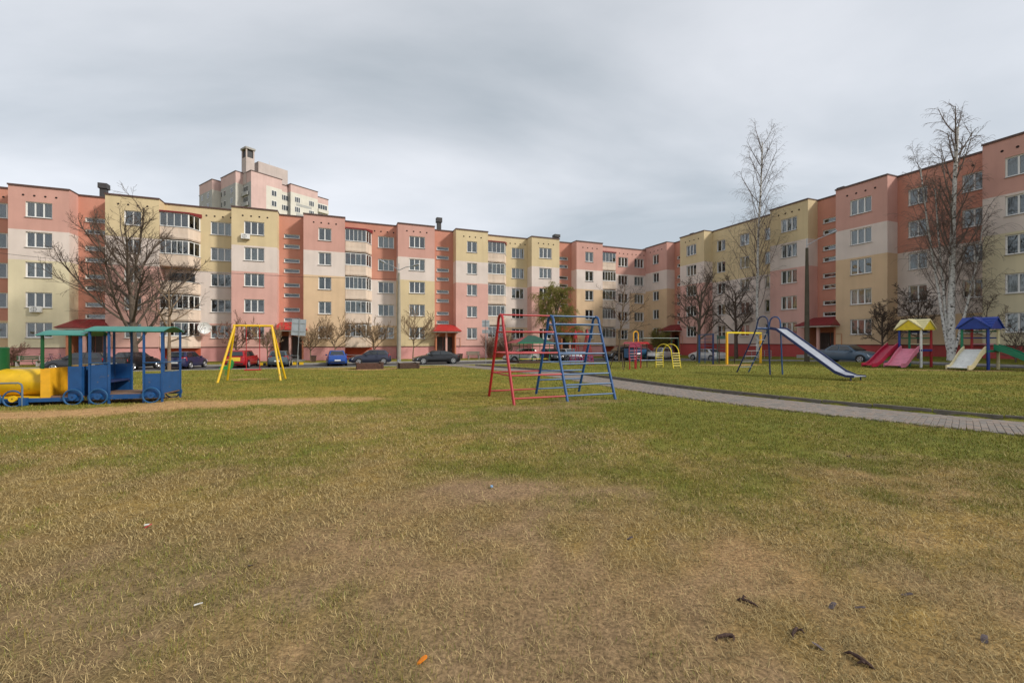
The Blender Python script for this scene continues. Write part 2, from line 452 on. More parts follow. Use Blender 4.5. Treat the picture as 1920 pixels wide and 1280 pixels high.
# paved path: a bed, pavers laid in rows, kerb stones along its raised side
PAVES = [mat('paver grey', (.215, .182, .155), .9, .2, 6, bump=.3), mat('paver warm', (.235, .185, .15), .9, .2, 6, bump=.3), mat('paver dark', (.19, .168, .148), .9, .2, 6, bump=.3)]
pb = MB(); bs = np.arange(-8, 41.2, .4)
for i in range(len(bs)-1):
    b0, b1 = bs[i], bs[i+1]; c0, c1 = float(path_a(b0)), float(path_a(b1))
    for s0, s1 in ((-1, 0), (0, 1)):
        pb.quad(W(c0+s0, b0, float(base_z(b0))-.012), W(c0+s1, b0, float(base_z(b0))-.012), W(c1+s1, b1, float(base_z(b1))-.012), W(c1+s0, b1, float(base_z(b1))-.012))
path = tag(pb.build('path', mat('paver joint sand', (.20, .17, .14), .95, .2, 8)), 'narrow path of small grey brown concrete pavers', 'path', kind='structure')
pav = MB().box(-.097, .097, -.0465, .0465, -.05, .002)
pmesh = [MB.mesh(pav, 'paver', m, bevel=.006, seg=1) for m in PAVES]
far = MB(); near = []
bb = -3.0; row = 0
while bb < 40.8:
    c = float(path_a(bb)); slope = float(path_a(bb+.1)-path_a(bb-.1))/.2
    ang = math.atan(slope)                       # rows turn with the path
    for k in range(10):
        off = -.9+.2*k+(.1 if row % 2 else 0)
        if off > .92: continue
        a = c+off*math.cos(ang); b = bb-off*math.sin(ang)
        p = W(a, b, float(base_z(b))+.006+rng.uniform(-.002, .002))
        near.append((p.length, p, ang, rng.randrange(3)))
    bb += .096*math.cos(ang); row += 1
vis = [q for q in near if q[1].y > 2 and abs(q[1].x/q[1].y) < 1.35]
vis.sort(key=lambda q: q[0]); first = vis[:300]; ids = {id(q) for q in first}
for q in first:
    o = inst('paver', pmesh[q[3]], path, q[1]); o.rotation_euler = (0, 0, TH-q[2]+rng.uniform(-.02, .02))
for q in near:
    if id(q) in ids: continue
    M = Matrix.Rotation(TH-q[2], 3, 'Z')
    vs = [M @ Vector(v)+q[1] for v in pav.v]
    far.add(vs, [(4, 5, 6, 7), (0, 1, 5, 4), (1, 2, 6, 5), (2, 3, 7, 6), (3, 0, 4, 7)], q[3])
fo = far.build('pavers', PAVES, path); fo['kind'] = 'stuff'
KST = mat('weathered kerb stone', (.15, .13, .105), .95, .25, 5, bump=.4)
ks = MB().box(-.035, .035, -.49, .49, -.2, .11).mesh('kerb_stone', KST, bevel=.012)
for i in range(46):
    b = -3+i*1.0
    if b > 36: break
    sl = float(path_a(b+.5)-path_a(b-.5)); ang = math.atan(sl)
    a = float(path_a(b))+1.04/math.cos(ang)*1.0
    o = inst('kerb_stone', ks, path, W(a, b, float(base_z(b))+rng.uniform(-.01, .01))); o.rotation_euler = (rng.uniform(-.01, .01), rng.uniform(-.03, .03), TH-ang)
    o.scale = (1, 1/math.cos(ang), 1)

# ------------------------------------------------------------------ grass blades (nobody could count them: one object)
def grass():
    zones = ((1.3, 3.4, 125000, .0020, .82), (3.4, 6, 130000, .0030, .9), (6, 11, 135000, .0052, 1.0), (11, 20, 120000, .009, 1.1), (20, 41, 85000, .017, 1.3))
    V = []; C = []
    for y0, y1, n, w, ls in zones:
        n = int(n*1.45)
        y = np.sqrt(nrs.uniform(y0*y0, y1*y1, n)); x = nrs.uniform(-1.36, 1.36, n)*y+nrs.uniform(-.2, .2, n)
        # blades stand in small tufts
        x = x+0; a = x*CA+y*SA; b = -x*SA+y*CA
        c, d, g = cover(x, y)
        clump = fbm(x*7, y*7, 90, 3)
        keep = (nrs.uniform(0, 1, n) > d*1.02-.12) & (nrs.uniform(0, 1, n) < .35+1.3*sst(clump, .3, .65))
        keep &= ~is_road(a, b) & ((a-path_a(b) < -.95) | (a-path_a(b) > 1.06)) & (b < 52.5) & (a < 44)
        keep |= False
        x, y, a, b, c, d, g = x[keep], y[keep], a[keep], b[keep], c[keep], d[keep], g[keep]
        n = len(x)
        isg = nrs.uniform(0, 1, n) < g*.95
        z = gz_np(a, b)+(fbm(x*1.3, y*1.3, 9)-.5)*.05-.004
        ln = np.where(isg, nrs.uniform(.025, .06, n), nrs.uniform(.02, .085, n))*ls
        lean = np.where(isg, nrs.uniform(.15, 1.0, n), nrs.uniform(.75, 1.5, n))
        ph = nrs.uniform(0, 2*np.pi, n)
        dx, dy = np.cos(ph), np.sin(ph)
        wd = w*nrs.uniform(.7, 1.4, n)
        sx, sy = -dy*wd/2, dx*wd/2
        bend = nrs.uniform(-.5, .7, n)
        l1 = lean; l2 = np.clip(lean+bend, 0, 1.62)
        mx_ = x+dx*ln*.5*np.sin(l1); my_ = y+dy*ln*.5*np.sin(l1); mz_ = z+ln*.5*np.cos(l1)+.004
        tx = mx_+dx*ln*.5*np.sin(l2); ty = my_+dy*ln*.5*np.sin(l2); tz = np.maximum(mz_+ln*.5*np.cos(l2), z+.003)
        P = np.stack([np.stack([x-sx, y-sy, z], -1), np.stack([x+sx, y+sy, z], -1), np.stack([mx_+sx, my_+sy, mz_], -1), np.stack([mx_-sx, my_-sy, mz_], -1), np.stack([tx, ty, tz], -1)], 1)
        V.append(P.reshape(-1, 3))
        u = nrs.uniform(.75, 1.3, (n, 1))
        straw = np.array([.54, .41, .19])*(.22+1.0*nrs.uniform(0, 1, (n, 1))**1.5)
        gr = np.stack([nrs.uniform(.12, .22, n), nrs.uniform(.135, .20, n), nrs.uniform(.016, .036, n)], -1)*nrs.uniform(.6, 1.25, (n, 1))
        pale = nrs.uniform(0, 1, (n, 1))
        farw = sst(y, 8, 16)[:, None]
        straw = straw*(1-farw)+np.array([.33, .255, .058])*nrs.uniform(.45, 1.35, (n, 1))*farw
        cc = np.where(isg[:, None], gr*.9+c*.22, straw*.82+c*.26*u)
        C.append(np.repeat(np.concatenate([cc, np.ones((n, 1))], 1), 5, axis=0))
    V = np.concatenate(V).astype(np.float32); C = np.concatenate(C).astype(np.float32)
    n = len(V)//5
    o = (np.arange(n)*5)[:, None]
    q = (o+np.array([0, 1, 2, 3])).astype(np.int32); t = (o+np.array([3, 2, 4])).astype(np.int32)
    me = bpy.data.meshes.new('grass')
    me.vertices.add(len(V)); me.vertices.foreach_set('co', V.ravel())
    lv = np.concatenate([q.ravel(), t.ravel()])
    me.loops.add(len(lv)); me.loops.foreach_set('vertex_index', lv)
    me.polygons.add(2*n)
    me.polygons.foreach_set('loop_start', np.concatenate([np.arange(n)*4, 4*n+np.arange(n)*3]).astype(np.int32))
    me.polygons.foreach_set('loop_total', np.concatenate([np.full(n, 4), np.full(n, 3)]).astype(np.int32))
    me.update()
    ca = me.color_attributes.new('blade', 'FLOAT_COLOR', 'POINT'); ca.data.foreach_set('color', C.ravel())
    m = bpy.data.materials.new('grass blade'); m.use_nodes = True
    nt = m.node_tree; p = nt.nodes['Principled BSDF']; p.inputs['Roughness'].default_value = .7; p.inputs['Specular IOR Level'].default_value = .2
    at = nt.nodes.new('ShaderNodeAttribute'); at.attribute_name = 'blade'
    nt.links.new(at.outputs['Color'], p.inputs['Base Color'])
    me.materials.append(m)
    tag(inst('grass', me), 'short dry and green grass blades over the worn lawn', 'grass', kind='stuff')
    print('grass blades', n)
grass()
# ------------------------------------------------------------------ apartment blocks
_wc = {}
def win_meshes(w, h, n, fr=.08, mu=.10):
    k = (round(w, 2), round(h, 2), n)
    if k in _wc: return _wc[k]
    f = MB(); y0, y1 = .11, .18
    f.box(0, fr, y0, y1, 0, h).box(w-fr, w, y0, y1, 0, h).box(fr, w-fr, y0, y1, 0, fr).box(fr, w-fr, y0, y1, h-fr, h)
    pw = (w-2*fr-(n-1)*mu)/n
    for i in range(1, n):
        x = fr+i*pw+(i-1)*mu; f.box(x, x+mu, y0-.012, y1, fr, h-fr)
    fm = f.mesh('window', FRAME)
    sm = MB().hexa([(-.05, -.09, -.045), (w+.05, -.09, -.045), (w+.05, .12, -.045), (-.05, .12, -.045), (-.05, -.09, -.02), (w+.05, -.09, -.02), (w+.05, .12, -.003), (-.05, .12, -.003)]).mesh('sill', SILL)
    pm = MB().box(0, pw, .14, .148, 0, h-2*fr).mesh('pane', GLASS)
    _wc[k] = (fm, sm, pm, [(fr+i*(pw+mu), 0, fr) for i in range(n)])
    return _wc[k]
_cc = {}
def curtain_mesh(w, h, m, seed):
    k = (round(w, 2), round(h, 2), m, seed)
    if k not in _cc:
        r = random.Random(seed); mb = MB(); n = max(4, int(w/.055)); pr = None
        for i in range(n+1):
            x = w*i/n; y = .03*math.sin(i*1.9+r.random()*.9)+.012*r.random()
            if pr: mb.quad((pr[0], pr[1], 0), (x, y, 0), (x, y, h), (pr[0], pr[1], h))
            pr = (x, y)
        _cc[k] = mb.mesh('curtain', CURTS[m], smooth=True)
    return _cc[k]
def window(root, x, y, z, w, h, n, r, sill=True, dark=.25):
    fm, sm, pm, ps = win_meshes(w, h, n)
    o = inst('window', fm, root, (x, y, z))
    if sill: inst('sill', sm, o)
    for p in ps: inst('pane', pm, o, p)
    if h > 1:
        t = r.random()
        m = r.choice([0, 0, 2, 2, 3, 1, 2, 3]); sd = r.randrange(3)
        if t > dark+.25: inst('curtain', curtain_mesh(w-.06, h-.02, m, sd), o, (.03, .30, .01))
        elif t > dark*.5:
            cw = round(r.uniform(.2, .45)*w, 1)
            inst('curtain', curtain_mesh(cw, h-.02, m, sd), o, (.03, .30, .01))
            inst('curtain', curtain_mesh(cw, h-.02, m, sd), o, (w-cw-.03, .30, .01))
    return o

PT = 1.08                         # plinth top of the left block
WT = [14.62-2.8*k for k in range(5)]   # window tops, fifth floor first
WH = 1.42
ZR = 16.04
B1, B2, B3, B4 = WT[1]+.17, WT[2]+.17, WT[3]+.17, WT[4]+.17
REC = 1.5

def wall(mb, x0, x1, y, bands, holes, mi):
    xs = sorted({x0, x1, *[h[0] for h in holes], *[h[1] for h in holes]})
    zs = sorted({*[b[0] for b in bands], *[b[1] for b in bands], *[h[2] for h in holes], *[h[3] for h in holes]})
    def m_at(z):
        for b in bands:
            if b[0] <= z <= b[1]: return mi(b[2])
        return 0
    for i in range(len(xs)-1):
        for j in range(len(zs)-1):
            cx, cz_ = (xs[i]+xs[i+1])/2, (zs[j]+zs[j+1])/2
            if any(h[0] < cx < h[1] and h[2] < cz_ < h[3] for h in holes): continue
            if not bands[0][0] <= cz_ <= bands[-1][1]: continue
            mb.quad((xs[i], y, zs[j]), (xs[i+1], y, zs[j]), (xs[i+1], y, zs[j+1]), (xs[i], y, zs[j+1]), m_at(cz_))
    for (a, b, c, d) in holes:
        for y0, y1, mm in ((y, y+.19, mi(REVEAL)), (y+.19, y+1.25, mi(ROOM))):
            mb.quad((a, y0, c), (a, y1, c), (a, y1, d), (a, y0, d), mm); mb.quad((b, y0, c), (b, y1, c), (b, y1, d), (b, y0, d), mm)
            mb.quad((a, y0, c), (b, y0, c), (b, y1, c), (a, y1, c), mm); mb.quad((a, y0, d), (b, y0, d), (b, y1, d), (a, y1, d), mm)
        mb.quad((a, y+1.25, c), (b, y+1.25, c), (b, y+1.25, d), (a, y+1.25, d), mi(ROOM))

VENT = MB().ring((0, -.004, 0), (0, 1, 0), .075, .018, 12, 5)
VENT.add([(0.07*math.cos(t*math.pi/6), -.006, .07*math.sin(t*math.pi/6)) for t in range(12)], [tuple(range(12))])
VENTM = VENT.mesh('vent_hole', mat('vent dark', (.035, .02, .018), .9, .2, 5))

def parapet(root, x0, x1, y, zr, left=0, right=0):
    mb = MB().box(x0-.05-left, x1+.05+right, y-.07, y+.3, zr, zr+.09)
    mb.box(x0-.05-left, x1+.05+right, y-.07, y-.05, zr-.07, zr)
    mb.build('parapet_cap', CAP, root)

def balcony(root, x0, x1, yf, yw, zf, glazed, top, r, openb=False):
    pl = [(x0+.03, yf), (x1-.72, yf), (x1, yw)]
    mb = MB(); zt = zf+1.08
    def seg(p, q, z0, z1, th=.07, out=0, m=0, M=None):
        d = Vector((q[0]-p[0], q[1]-p[1])).normalized(); nrm = Vector((d.y, -d.x))
        p0 = Vector(p)+nrm*out; q0 = Vector(q)+nrm*out; p1 = p0-nrm*th; q1 = q0-nrm*th
        (M or mb).hexa([(p0.x, p0.y, z0), (q0.x, q0.y, z0), (q1.x, q1.y, z0), (p1.x, p1.y, z0), (p0.x, p0.y, z1), (q0.x, q0.y, z1), (q1.x, q1.y, z1), (p1.x, p1.y, z1)], m)
    mb.add([(x0+.03, yw, zf-.14), (*pl[0], zf-.14), (*pl[1], zf-.14), (*pl[2], zf-.14), (x0+.03, yw, zf), (*pl[0], zf), (*pl[1], zf), (*pl[2], zf)],
           [(3, 2, 1, 0), (4, 5, 6, 7), (0, 1, 5, 4), (1, 2, 6, 5), (2, 3, 7, 6)])
    for i in range(2): seg(pl[i], pl[i+1], zf-.12, zt)
    # upright ribs of the cast panel, in groups
    Lx = pl[1][0]-pl[0][0]; k = int(Lx/.105)
    for i in range(k):
        x = pl[0][0]+.06+i*.105
        if i % 5 == 4: continue
        mb.box(x, x+.055, yf-.014, yf, zf+.42, zt-.06)
    o = mb.build('balcony', BALC, root)
    led = MB()
    for i in range(2): seg(pl[i], pl[i+1], zt, zt+.045, .16, .05, 0, led)
    led.build('ledge', FRAME if r.random() < .6 else SILL, o)
    zg = zt+.045; zh = zf+2.52
    if glazed:
        fr = MB(); n = r.choice([4, 4, 5])
        sp = [pl[0][0]+(pl[1][0]-pl[0][0])*i/n for i in range(n+1)]
        fm = FRAME
        fr.box(pl[0][0], pl[1][0], yf+.01, yf+.07, zg, zg+.06); fr.box(pl[0][0], pl[1][0], yf+.01, yf+.07, zh-.06, zh)
        for i, x in enumerate(sp):
            wd = .05 if 0 < i < n else .07
            fr.box(max(pl[0][0], x-wd/2), min(pl[1][0], x+wd/2), yf+.005, yf+.075, zg+.06, zh-.06)
        seg(pl[1], pl[2], zg, zg+.06, .06, -.01, 0, fr); seg(pl[1], pl[2], zh-.06, zh, .06, -.01, 0, fr)
        d = Vector(pl[2])-Vector(pl[1])
        for t0, t1 in ((0.02, .1), (.46, .52), (.9, .98)):
            seg(Vector(pl[1])+d*t0, Vector(pl[1])+d*t1, zg+.06, zh-.06, .055, -.012, 0, fr)
        fr.build('glazing_frame', fm, o)
        for i in range(n):
            MB().box(sp[i]+.03, sp[i+1]-.03, yf+.035, yf+.043, zg+.06, zh-.06).build('pane', GLASS, o)
            if r.random() < .55:
                c = inst('curtain', curtain_mesh(round(sp[i+1]-sp[i]-.05, 2), round(zh-zg-.12, 2), r.choice([0, 2, 3, 1, 2]) if not (top and openb) else 4, r.randrange(3)), o, (sp[i]+.025, yf+.18, zg+.06))
        for t0, t1 in ((.1, .46), (.52, .9)):
            m2 = MB(); seg(Vector(pl[1])+d*t0, Vector(pl[1])+d*t1, zg+.06, zh-.06, .008, -.035, 0, m2); m2.build('pane', GLASS, o)
    if top:
        m3 = MB()
        q = [(x0, yw), (x0, yf-.12), (pl[1][0]+.05, yf-.12), (x1+.12, yw)]
        m3.add([(*p, zh+.01) for p in q]+[(*p, zh+.17) for p in q[:0]]+[(q[0][0], q[0][1], zh+.42), (*q[1], zh+.16), (*q[2], zh+.16), (q[3][0], q[3][1], zh+.42)],
               [(0, 1, 2, 3), (4, 5, 6, 7), (0, 1, 5, 4), (1, 2, 6, 5), (2, 3, 7, 6), (3, 0, 4, 7)])
        m3.build('balcony_roof', CANDARK, o)
    # inner back wall with a balcony door and window stays the wall of the block
    return o

def entrance(root, x0, x1, zg, red, r, plm):
    """porch in front of a stair section: canopy roof, slab, side walls, pillar, two doors, step"""
    yb = REC; yf = -1.0; zs = 2.78
    sl = MB().box(x0-.4, x1+.3, yf-.25, yb-.01, zs, zs+.12); sl.build('porch_slab', REVEAL, root)
    mb = MB(); X0, X1, Y0 = x0-.5, x1+.4, yf-.35; xa, xb = x0+.25, x1-.15; zt = 3.78
    mb.add([(X0, Y0, zs+.12), (X1, Y0, zs+.12), (X1, yb-.02, zs+.12), (X0, yb-.02, zs+.12), (X0, Y0, zs+.2), (X1, Y0, zs+.2), (X1, -.02, zs+.2), (X0, -.02, zs+.2), (xa, .5, zt), (xb, .5, zt), (xb, yb-.02, zt), (xa, yb-.02, zt), (X1-.42, -.02, zs+.2), (X0+.52, -.02, zs+.2)],
           [(0, 1, 5, 4), (4, 5, 9, 8), (1, 2, 6, 5), (0, 4, 7, 3), (5, 6, 12, 9), (9, 12, 2, 10), (4, 8, 13, 7), (8, 11, 3, 13), (8, 9, 10, 11), (0, 3, 2, 1)])
    can = mb.build('canopy', red, root)
    seams = MB()
    for i in range(1, 8):
        t = i/8; p0 = Vector((X0+(X1-X0)*t, Y0, zs+.205)); p1 = Vector((xa+(xb-xa)*t, .5, zt+.005))
        seams.tube([p0, p1], .013, 4)
    seams.build('seam', red, can)
    # walls of the porch
    MB().box(x0, x0+.16, -.6, yb-.02, zg-.5, zs).build('porch_wall', ORANGEW, root)
    MB().box(x1-.16, x1-.003, -.02, yb-.02, zg-.5, zs).build('porch_wall', ORANGEW, root)
    xm = x0+(x1-x0)*.5
    MB().box(xm-.11, xm+.11, -.6, -.38, zg-.5, zs).build('pillar', LPINK, root)
    MB().box(x0+.16, x1-.16, yb-.12, yb-.03, 2.25, zs).build('lintel', ORANGEW, root)
    for (a, b) in ((x0+.2, xm-.06), (xm+.06, x1-.2)):
        d = MB().box(a, b, yb-.14, yb-.08, zg+.15, 2.25).box(a+.12, b-.12, yb-.155, yb-.14, zg+.4, zg+1.1).box(a+.12, b-.12, yb-.155, yb-.14, zg+1.3, 2.1).build('door', DOOR, root)
        MB().tube([(b-.1, yb-.2, zg+1.0), (b-.1, yb-.2, zg+1.3)], .015, 6).build('door_handle', STEEL, d)
    MB().box(x0-.3, x1+.2, -1.3, yb, zg-.4, zg+.13).box(x0-.1, x1, -1.6, -1.3, zg-.4, zg+.02).build('step', CONC, root)
    MB().tube([(x1+.55, -.06, PT-.2), (x1+.55, -.06, 2.1), (x1+.1, -.06, 2.1)], .025, 6).build('gas_pipe', mat('painted pipe', (.55, .22, .10), .6, .1, 4), root)

def block(name, label, secs, origin, rot, seed, zoff, ground, plinth, depth=12.5):
    r = random.Random(seed)
    root = bpy.data.objects.new(name, None); COL.objects.link(root)
    root.location = origin; root.rotation_euler = (0, 0, rot)
    tag(root, label, 'building')
    pl = plinth
    for s in secs:
        x0, x1, kind, cols = s[:4]; wins = s[4] if len(s) > 4 else []; opt = s[5] if len(s) > 5 else {}
        front = kind == 'bay'
        y = 0 if front else REC
        if kind == 'bay': zb = [PT, B2, B1, ZR]; cl = [cols[2], cols[1], cols[0]]
        elif kind == 'stair': zb = [PT, ZR]; cl = [cols[0]]
        else: zb = [PT, B4, B2, ZR]; cl = [cols[2], cols[1], cols[0]]
        if 'zb' in opt: zb = opt['zb']
        bands = [(zb[i], zb[i+1], cl[i]) for i in range(len(cl))]
        mats = []
        def mi(m):
            if m not in mats: mats.append(m)
            return mats.index(m)
        mb = MB(); holes = []
        if kind == 'stair':
            xc = (x0+x1)/2
            for k in range(4):
                for dz in (12.28, 11.12):
                    zt = CAMZ+dz-2.8*k; holes.append((xc-.8, xc+.8, zt-.46, zt))
        for (wx, ww, n) in wins:
            for t in WT: holes.append((wx, wx+ww, t-WH, t))
        wall(mb, x0, x1, y, bands, holes, mi)
        # side returns of the bays
        if front:
            for b in bands:
                mb.quad((x1, 0, b[0]), (x1, REC, b[0]), (x1, REC, b[1]), (x1, 0, b[1]), mi(b[2]))
                mb.quad((x0, 0, b[0]), (x0, REC, b[0]), (x0, REC, b[1]), (x0, 0, b[1]), mi(b[2]))
        mb.build('wall', mats, root)
        # plinth, set back a little with a drip edge above
        m2 = MB(); yy = y+.06
        pm = [pl, REDW, CAP]
        m2.quad((x0, yy, -1.6), (x1, yy, -1.6), (x1, yy, PT), (x0, yy, PT), 1 if 'balc' in opt and False else 0)
        m2.quad((x0, y, PT), (x1, y, PT), (x1, yy, PT), (x0, yy, PT), 0)
        if front:
            for x, sgn in ((x1, -1), (x0, 1)):
                m2.quad((x+.04*sgn, yy, -1.6), (x+.04*sgn, REC+.06, -1.6), (x+.04*sgn, REC+.06, PT), (x+.04*sgn, yy, PT), 0)
        if 'balc' in opt:
            bx0, bx1 = opt['balc']
            m2.quad((bx0, yy-.02, -1.6), (bx1, yy-.02, -1.6), (bx1, yy-.02, PT-.01), (bx0, yy-.02, PT-.01), 1)
        m2.box(x0-.005 if front else x0, x1+.005 if front else x1, y-.025, y+.055, PT-.05, PT+.0, 2) if kind != 'stair' else None
        m2.build('plinth', pm, root)
        parapet(root, x0, x1, y, ZR)
        if front:
            for xx_ in (x1-.02, x0-.05): MB().box(xx_, xx_+.07, .31, REC-.08, ZR+.002, ZR+.092).build('parapet_cap', CAP, root)
        # windows
        for h in holes:
            w = h[1]-h[0]
            n = 1 if kind == 'stair' else next(q[2] for q in wins if abs(q[0]-h[0]) < .01)
            low = h[3] < 8
            window(root, h[0], y, h[2], w, h[3]-h[2], n, r, dark=.62 if low else .2)
        # vent holes below the parapet
        if kind != 'stair':
            xs = [x0+(x1-x0)*t for t in (.24, .42, .6, .78)] if front else [x1-.35-.75*k for k in range(4)]
            for x in xs: inst('vent_hole', VENTM, root, (x, y-.004, ZR-.85))
        if 'balc' in opt:
            bx0, bx1 = opt['balc']
            for k in range(5):
                zf = WT[k]-2.32
                balcony(root, bx0, bx1, .12, REC, zf, k not in opt.get('open', ()), k == 0, r, opt.get('green', False))
            for k in range(5):      # balcony door and window in the wall behind
                zf = WT[k]-2.32
                MB().box(bx0+.35, bx0+1.05, REC-.03, REC-.004, zf+.05, zf+2.15).box(bx0+1.05, bx1-.5, REC-.03, REC-.004, zf+.8, zf+2.15).build('balcony_door', [CARGLASS], root)
        if kind == 'stair': entrance(root, x0, x1, opt.get('zg', ground)-zoff, CANOPY if 'red' in opt else CANDARK, r, pl)
        # roof and body behind
        MB().quad((x0, y+.3, ZR-.25), (x1, y+.3, ZR-.25), (x1, depth, ZR-.25), (x0, depth, ZR-.25)).quad((x0, y+.3, ZR), (x1, y+.3, ZR), (x1, y+.3, ZR-.25), (x0, y+.3, ZR-.25)).build('roof', ROOF, root)
    X0, X1 = secs[0][0], secs[-1][1]
    y = REC
    bk = MB().quad((X0, depth, -1.6), (X1, depth, -1.6), (X1, depth, ZR), (X0, depth, ZR)).quad((X0, 1.4, -1.6), (X0, depth, -1.6), (X0, depth, ZR), (X0, 1.4, ZR)).quad((X1, 1.4, -1.6), (X1, depth, -1.6), (X1, depth, ZR), (X1, 1.4, ZR))
    bk.build('wall', PINK, root)
    return root

PWY = (PINK, WHITE, CREAMY); YWP = (YEL, WHITE, LPINK); PWT = (PINK, WHITE, TAN)
REDOPT = {'red': 1}
left = block('apartment_block', 'long five storey pastel block with stacked glazed balconies, filling the far side of the courtyard', [
    (-59.0, -52.5, 'rec', (YEL, WHITE, LPINK), [(-54.7, 1.9, 3)]),
    (-52.5, -48.2, 'bay', YWP, [(-51.3, 1.9, 3)]),
    (-48.2, -45.6, 'stair', (SALM,), [], {}),
    (-45.6, -41.2, 'bay', PWT, [(-44.1, 1.35, 2)]),
    (-41.2, -34.9, 'rec', (SALM, WHITE, TAN), [(-37.2, 1.9, 3)], {'balc': (-41.2, -38.1)}),
    (-34.9, -28.32-0, 'rec', (SALM, SALM, TAN), [(-30.5, 1.9, 3)]),
    (-28.32, -24.04, 'bay', PWY, [(-27.13, 1.86, 3)]),
    (-24.04, -21.39, 'stair', (SALM,), [], {}),
    (-21.39, -17.14, 'bay', YWP, [(-19.91, 1.35, 2)]),
    (-17.14, -10.88, 'rec', (YEL, WHITE, LPINK), [(-13.1, 1.9, 3)], {'balc': (-17.14, -14.0), 'open': (2,)}),
    (-10.88, -6.56, 'bay', YWP, [(-9.72, 1.9, 3)]),
    (-6.56, -3.96, 'stair', (SALM,), [], REDOPT),
    (-3.96, .4, 'bay', PWT, [(-2.42, 1.35, 2)]),
    (.4, 6.39, 'rec', (SALM, WHITE, TAN), [(4.2, 1.9, 3)], {'balc': (.4, 3.45)}),
    (6.39, 10.88, 'bay', (PINK, WHITE, YEL), [(7.76, 1.9, 3)]),
    (10.88, 13.62, 'stair', (SALM,), [], REDOPT),
    (13.62, 17.93, 'bay', YWP, [(15.08, 1.35, 2)]),
    (17.93, 24.25, 'rec', (YEL, WHITE, TAN), [(21.9, 1.85, 3)], {'balc': (17.93, 21.05), 'green': 1}),
    (24.25, 28.53, 'bay', YWP, [(25.4, 1.9, 3)]),
    (28.53, 31.29, 'stair', (SALM,), [], REDOPT),
    (31.29, 35.69, 'bay', (PINK, WHITE, TAN), [(32.75, 1.35, 2)]),
    (35.69, 41.6, 'rec', (PINK, WHITE, TAN), [(39.55, 1.75, 3)], {'balc': (35.69, 38.8), 'zb': [PT, B4, B1, ZR]}),
    (41.6, 44.7, 'rec', (PINK, WHITE, TAN), [(42.55, 1.75, 3)], {'zb': [PT, B2, B1, ZR]}),
], Vector((0, 0, 0))+W(0, 53.4, 0), TH, 3, 0, -.5, PLIN)

right = block('apartment_block', 'five storey pastel block without balconies, standing in shade behind the plastic slides', [
    (-54.9, -50.2, 'bay', PWT, [(-53.2, 1.3, 2)]),
    (-50.2, -47.52, 'stair', (SALM,), [], {'zg': -.3}),
    (-47.52, -43.2, 'bay', YWP, [(-46.3, 1.75, 3)]),
    (-43.2, -33.78, 'rec', (YEL, WHITE, WHITE), [(-42.45, 1.3, 2), (-38.95, 1.3, 2), (-35.6, 1.15, 2)]),
    (-33.78, -29.59, 'bay', YWP, [(-32.5, 1.75, 3)]),
    (-29.59, -26.93, 'stair', (SALM,), [], {'zg': .15}),
    (-26.93, -22.69, 'bay', PWT, [(-25.66, 1.75, 3)]),
    (-22.69, -16.68, 'rec', (SALM, WHITE, TAN), [(-21.9, 1.3, 2), (-18.4, 1.35, 2)]),
    (-16.68, -12.4, 'bay', PWY, [(-15.5, 1.9, 3)]),
    (-12.4, -9.7, 'stair', (SALM,), [], {'zg': .4}),
    (-9.7, -5.4, 'bay', YWP, [(-8.3, 1.35, 2)]),
    (-5.4, 1.0, 'rec', (YEL, WHITE, LPINK), [(-1.6, 1.9, 3)]),
], W(44.7, 0, .3), TH-R(90), 5, .3, .0, PLIN2)
# plain end of the corner behind both blocks
MB().box(-66, -54.9, .02, 12.5, -1.6, ZR-.02).build('wall', PINK, right)
MB().box(-66, -54.9, .02, 12.5, ZR-.018, ZR+.06).build('parapet_cap', CAP, right)

# chimneys and vents on the flat roofs
def roof_vent(root, x, y, h, w):
    m = MB().box(x-w*.35, x+w*.35, y-w*.35, y+w*.35, ZR-.3, ZR+h*.7).box(x-w/2, x+w/2, y-w/2, y+w/2, ZR+h*.7, ZR+h)
    m.build('roof_vent', mat('dark roof vent', (.06, .055, .055), .6, .2, 3), root, bevel=.02)
for px, h, w in ((195, 1.3, .75), (823, 1.5, .75), (1043, .9, .9)):
    roof_vent(left, ray_b(px, 53.4+3)[0], 3.0, h+.5, w)
for px in (1298, 1577): roof_vent(right, -ray_a(px, 44.7+1.2)[1], 1.4, .55, .7)

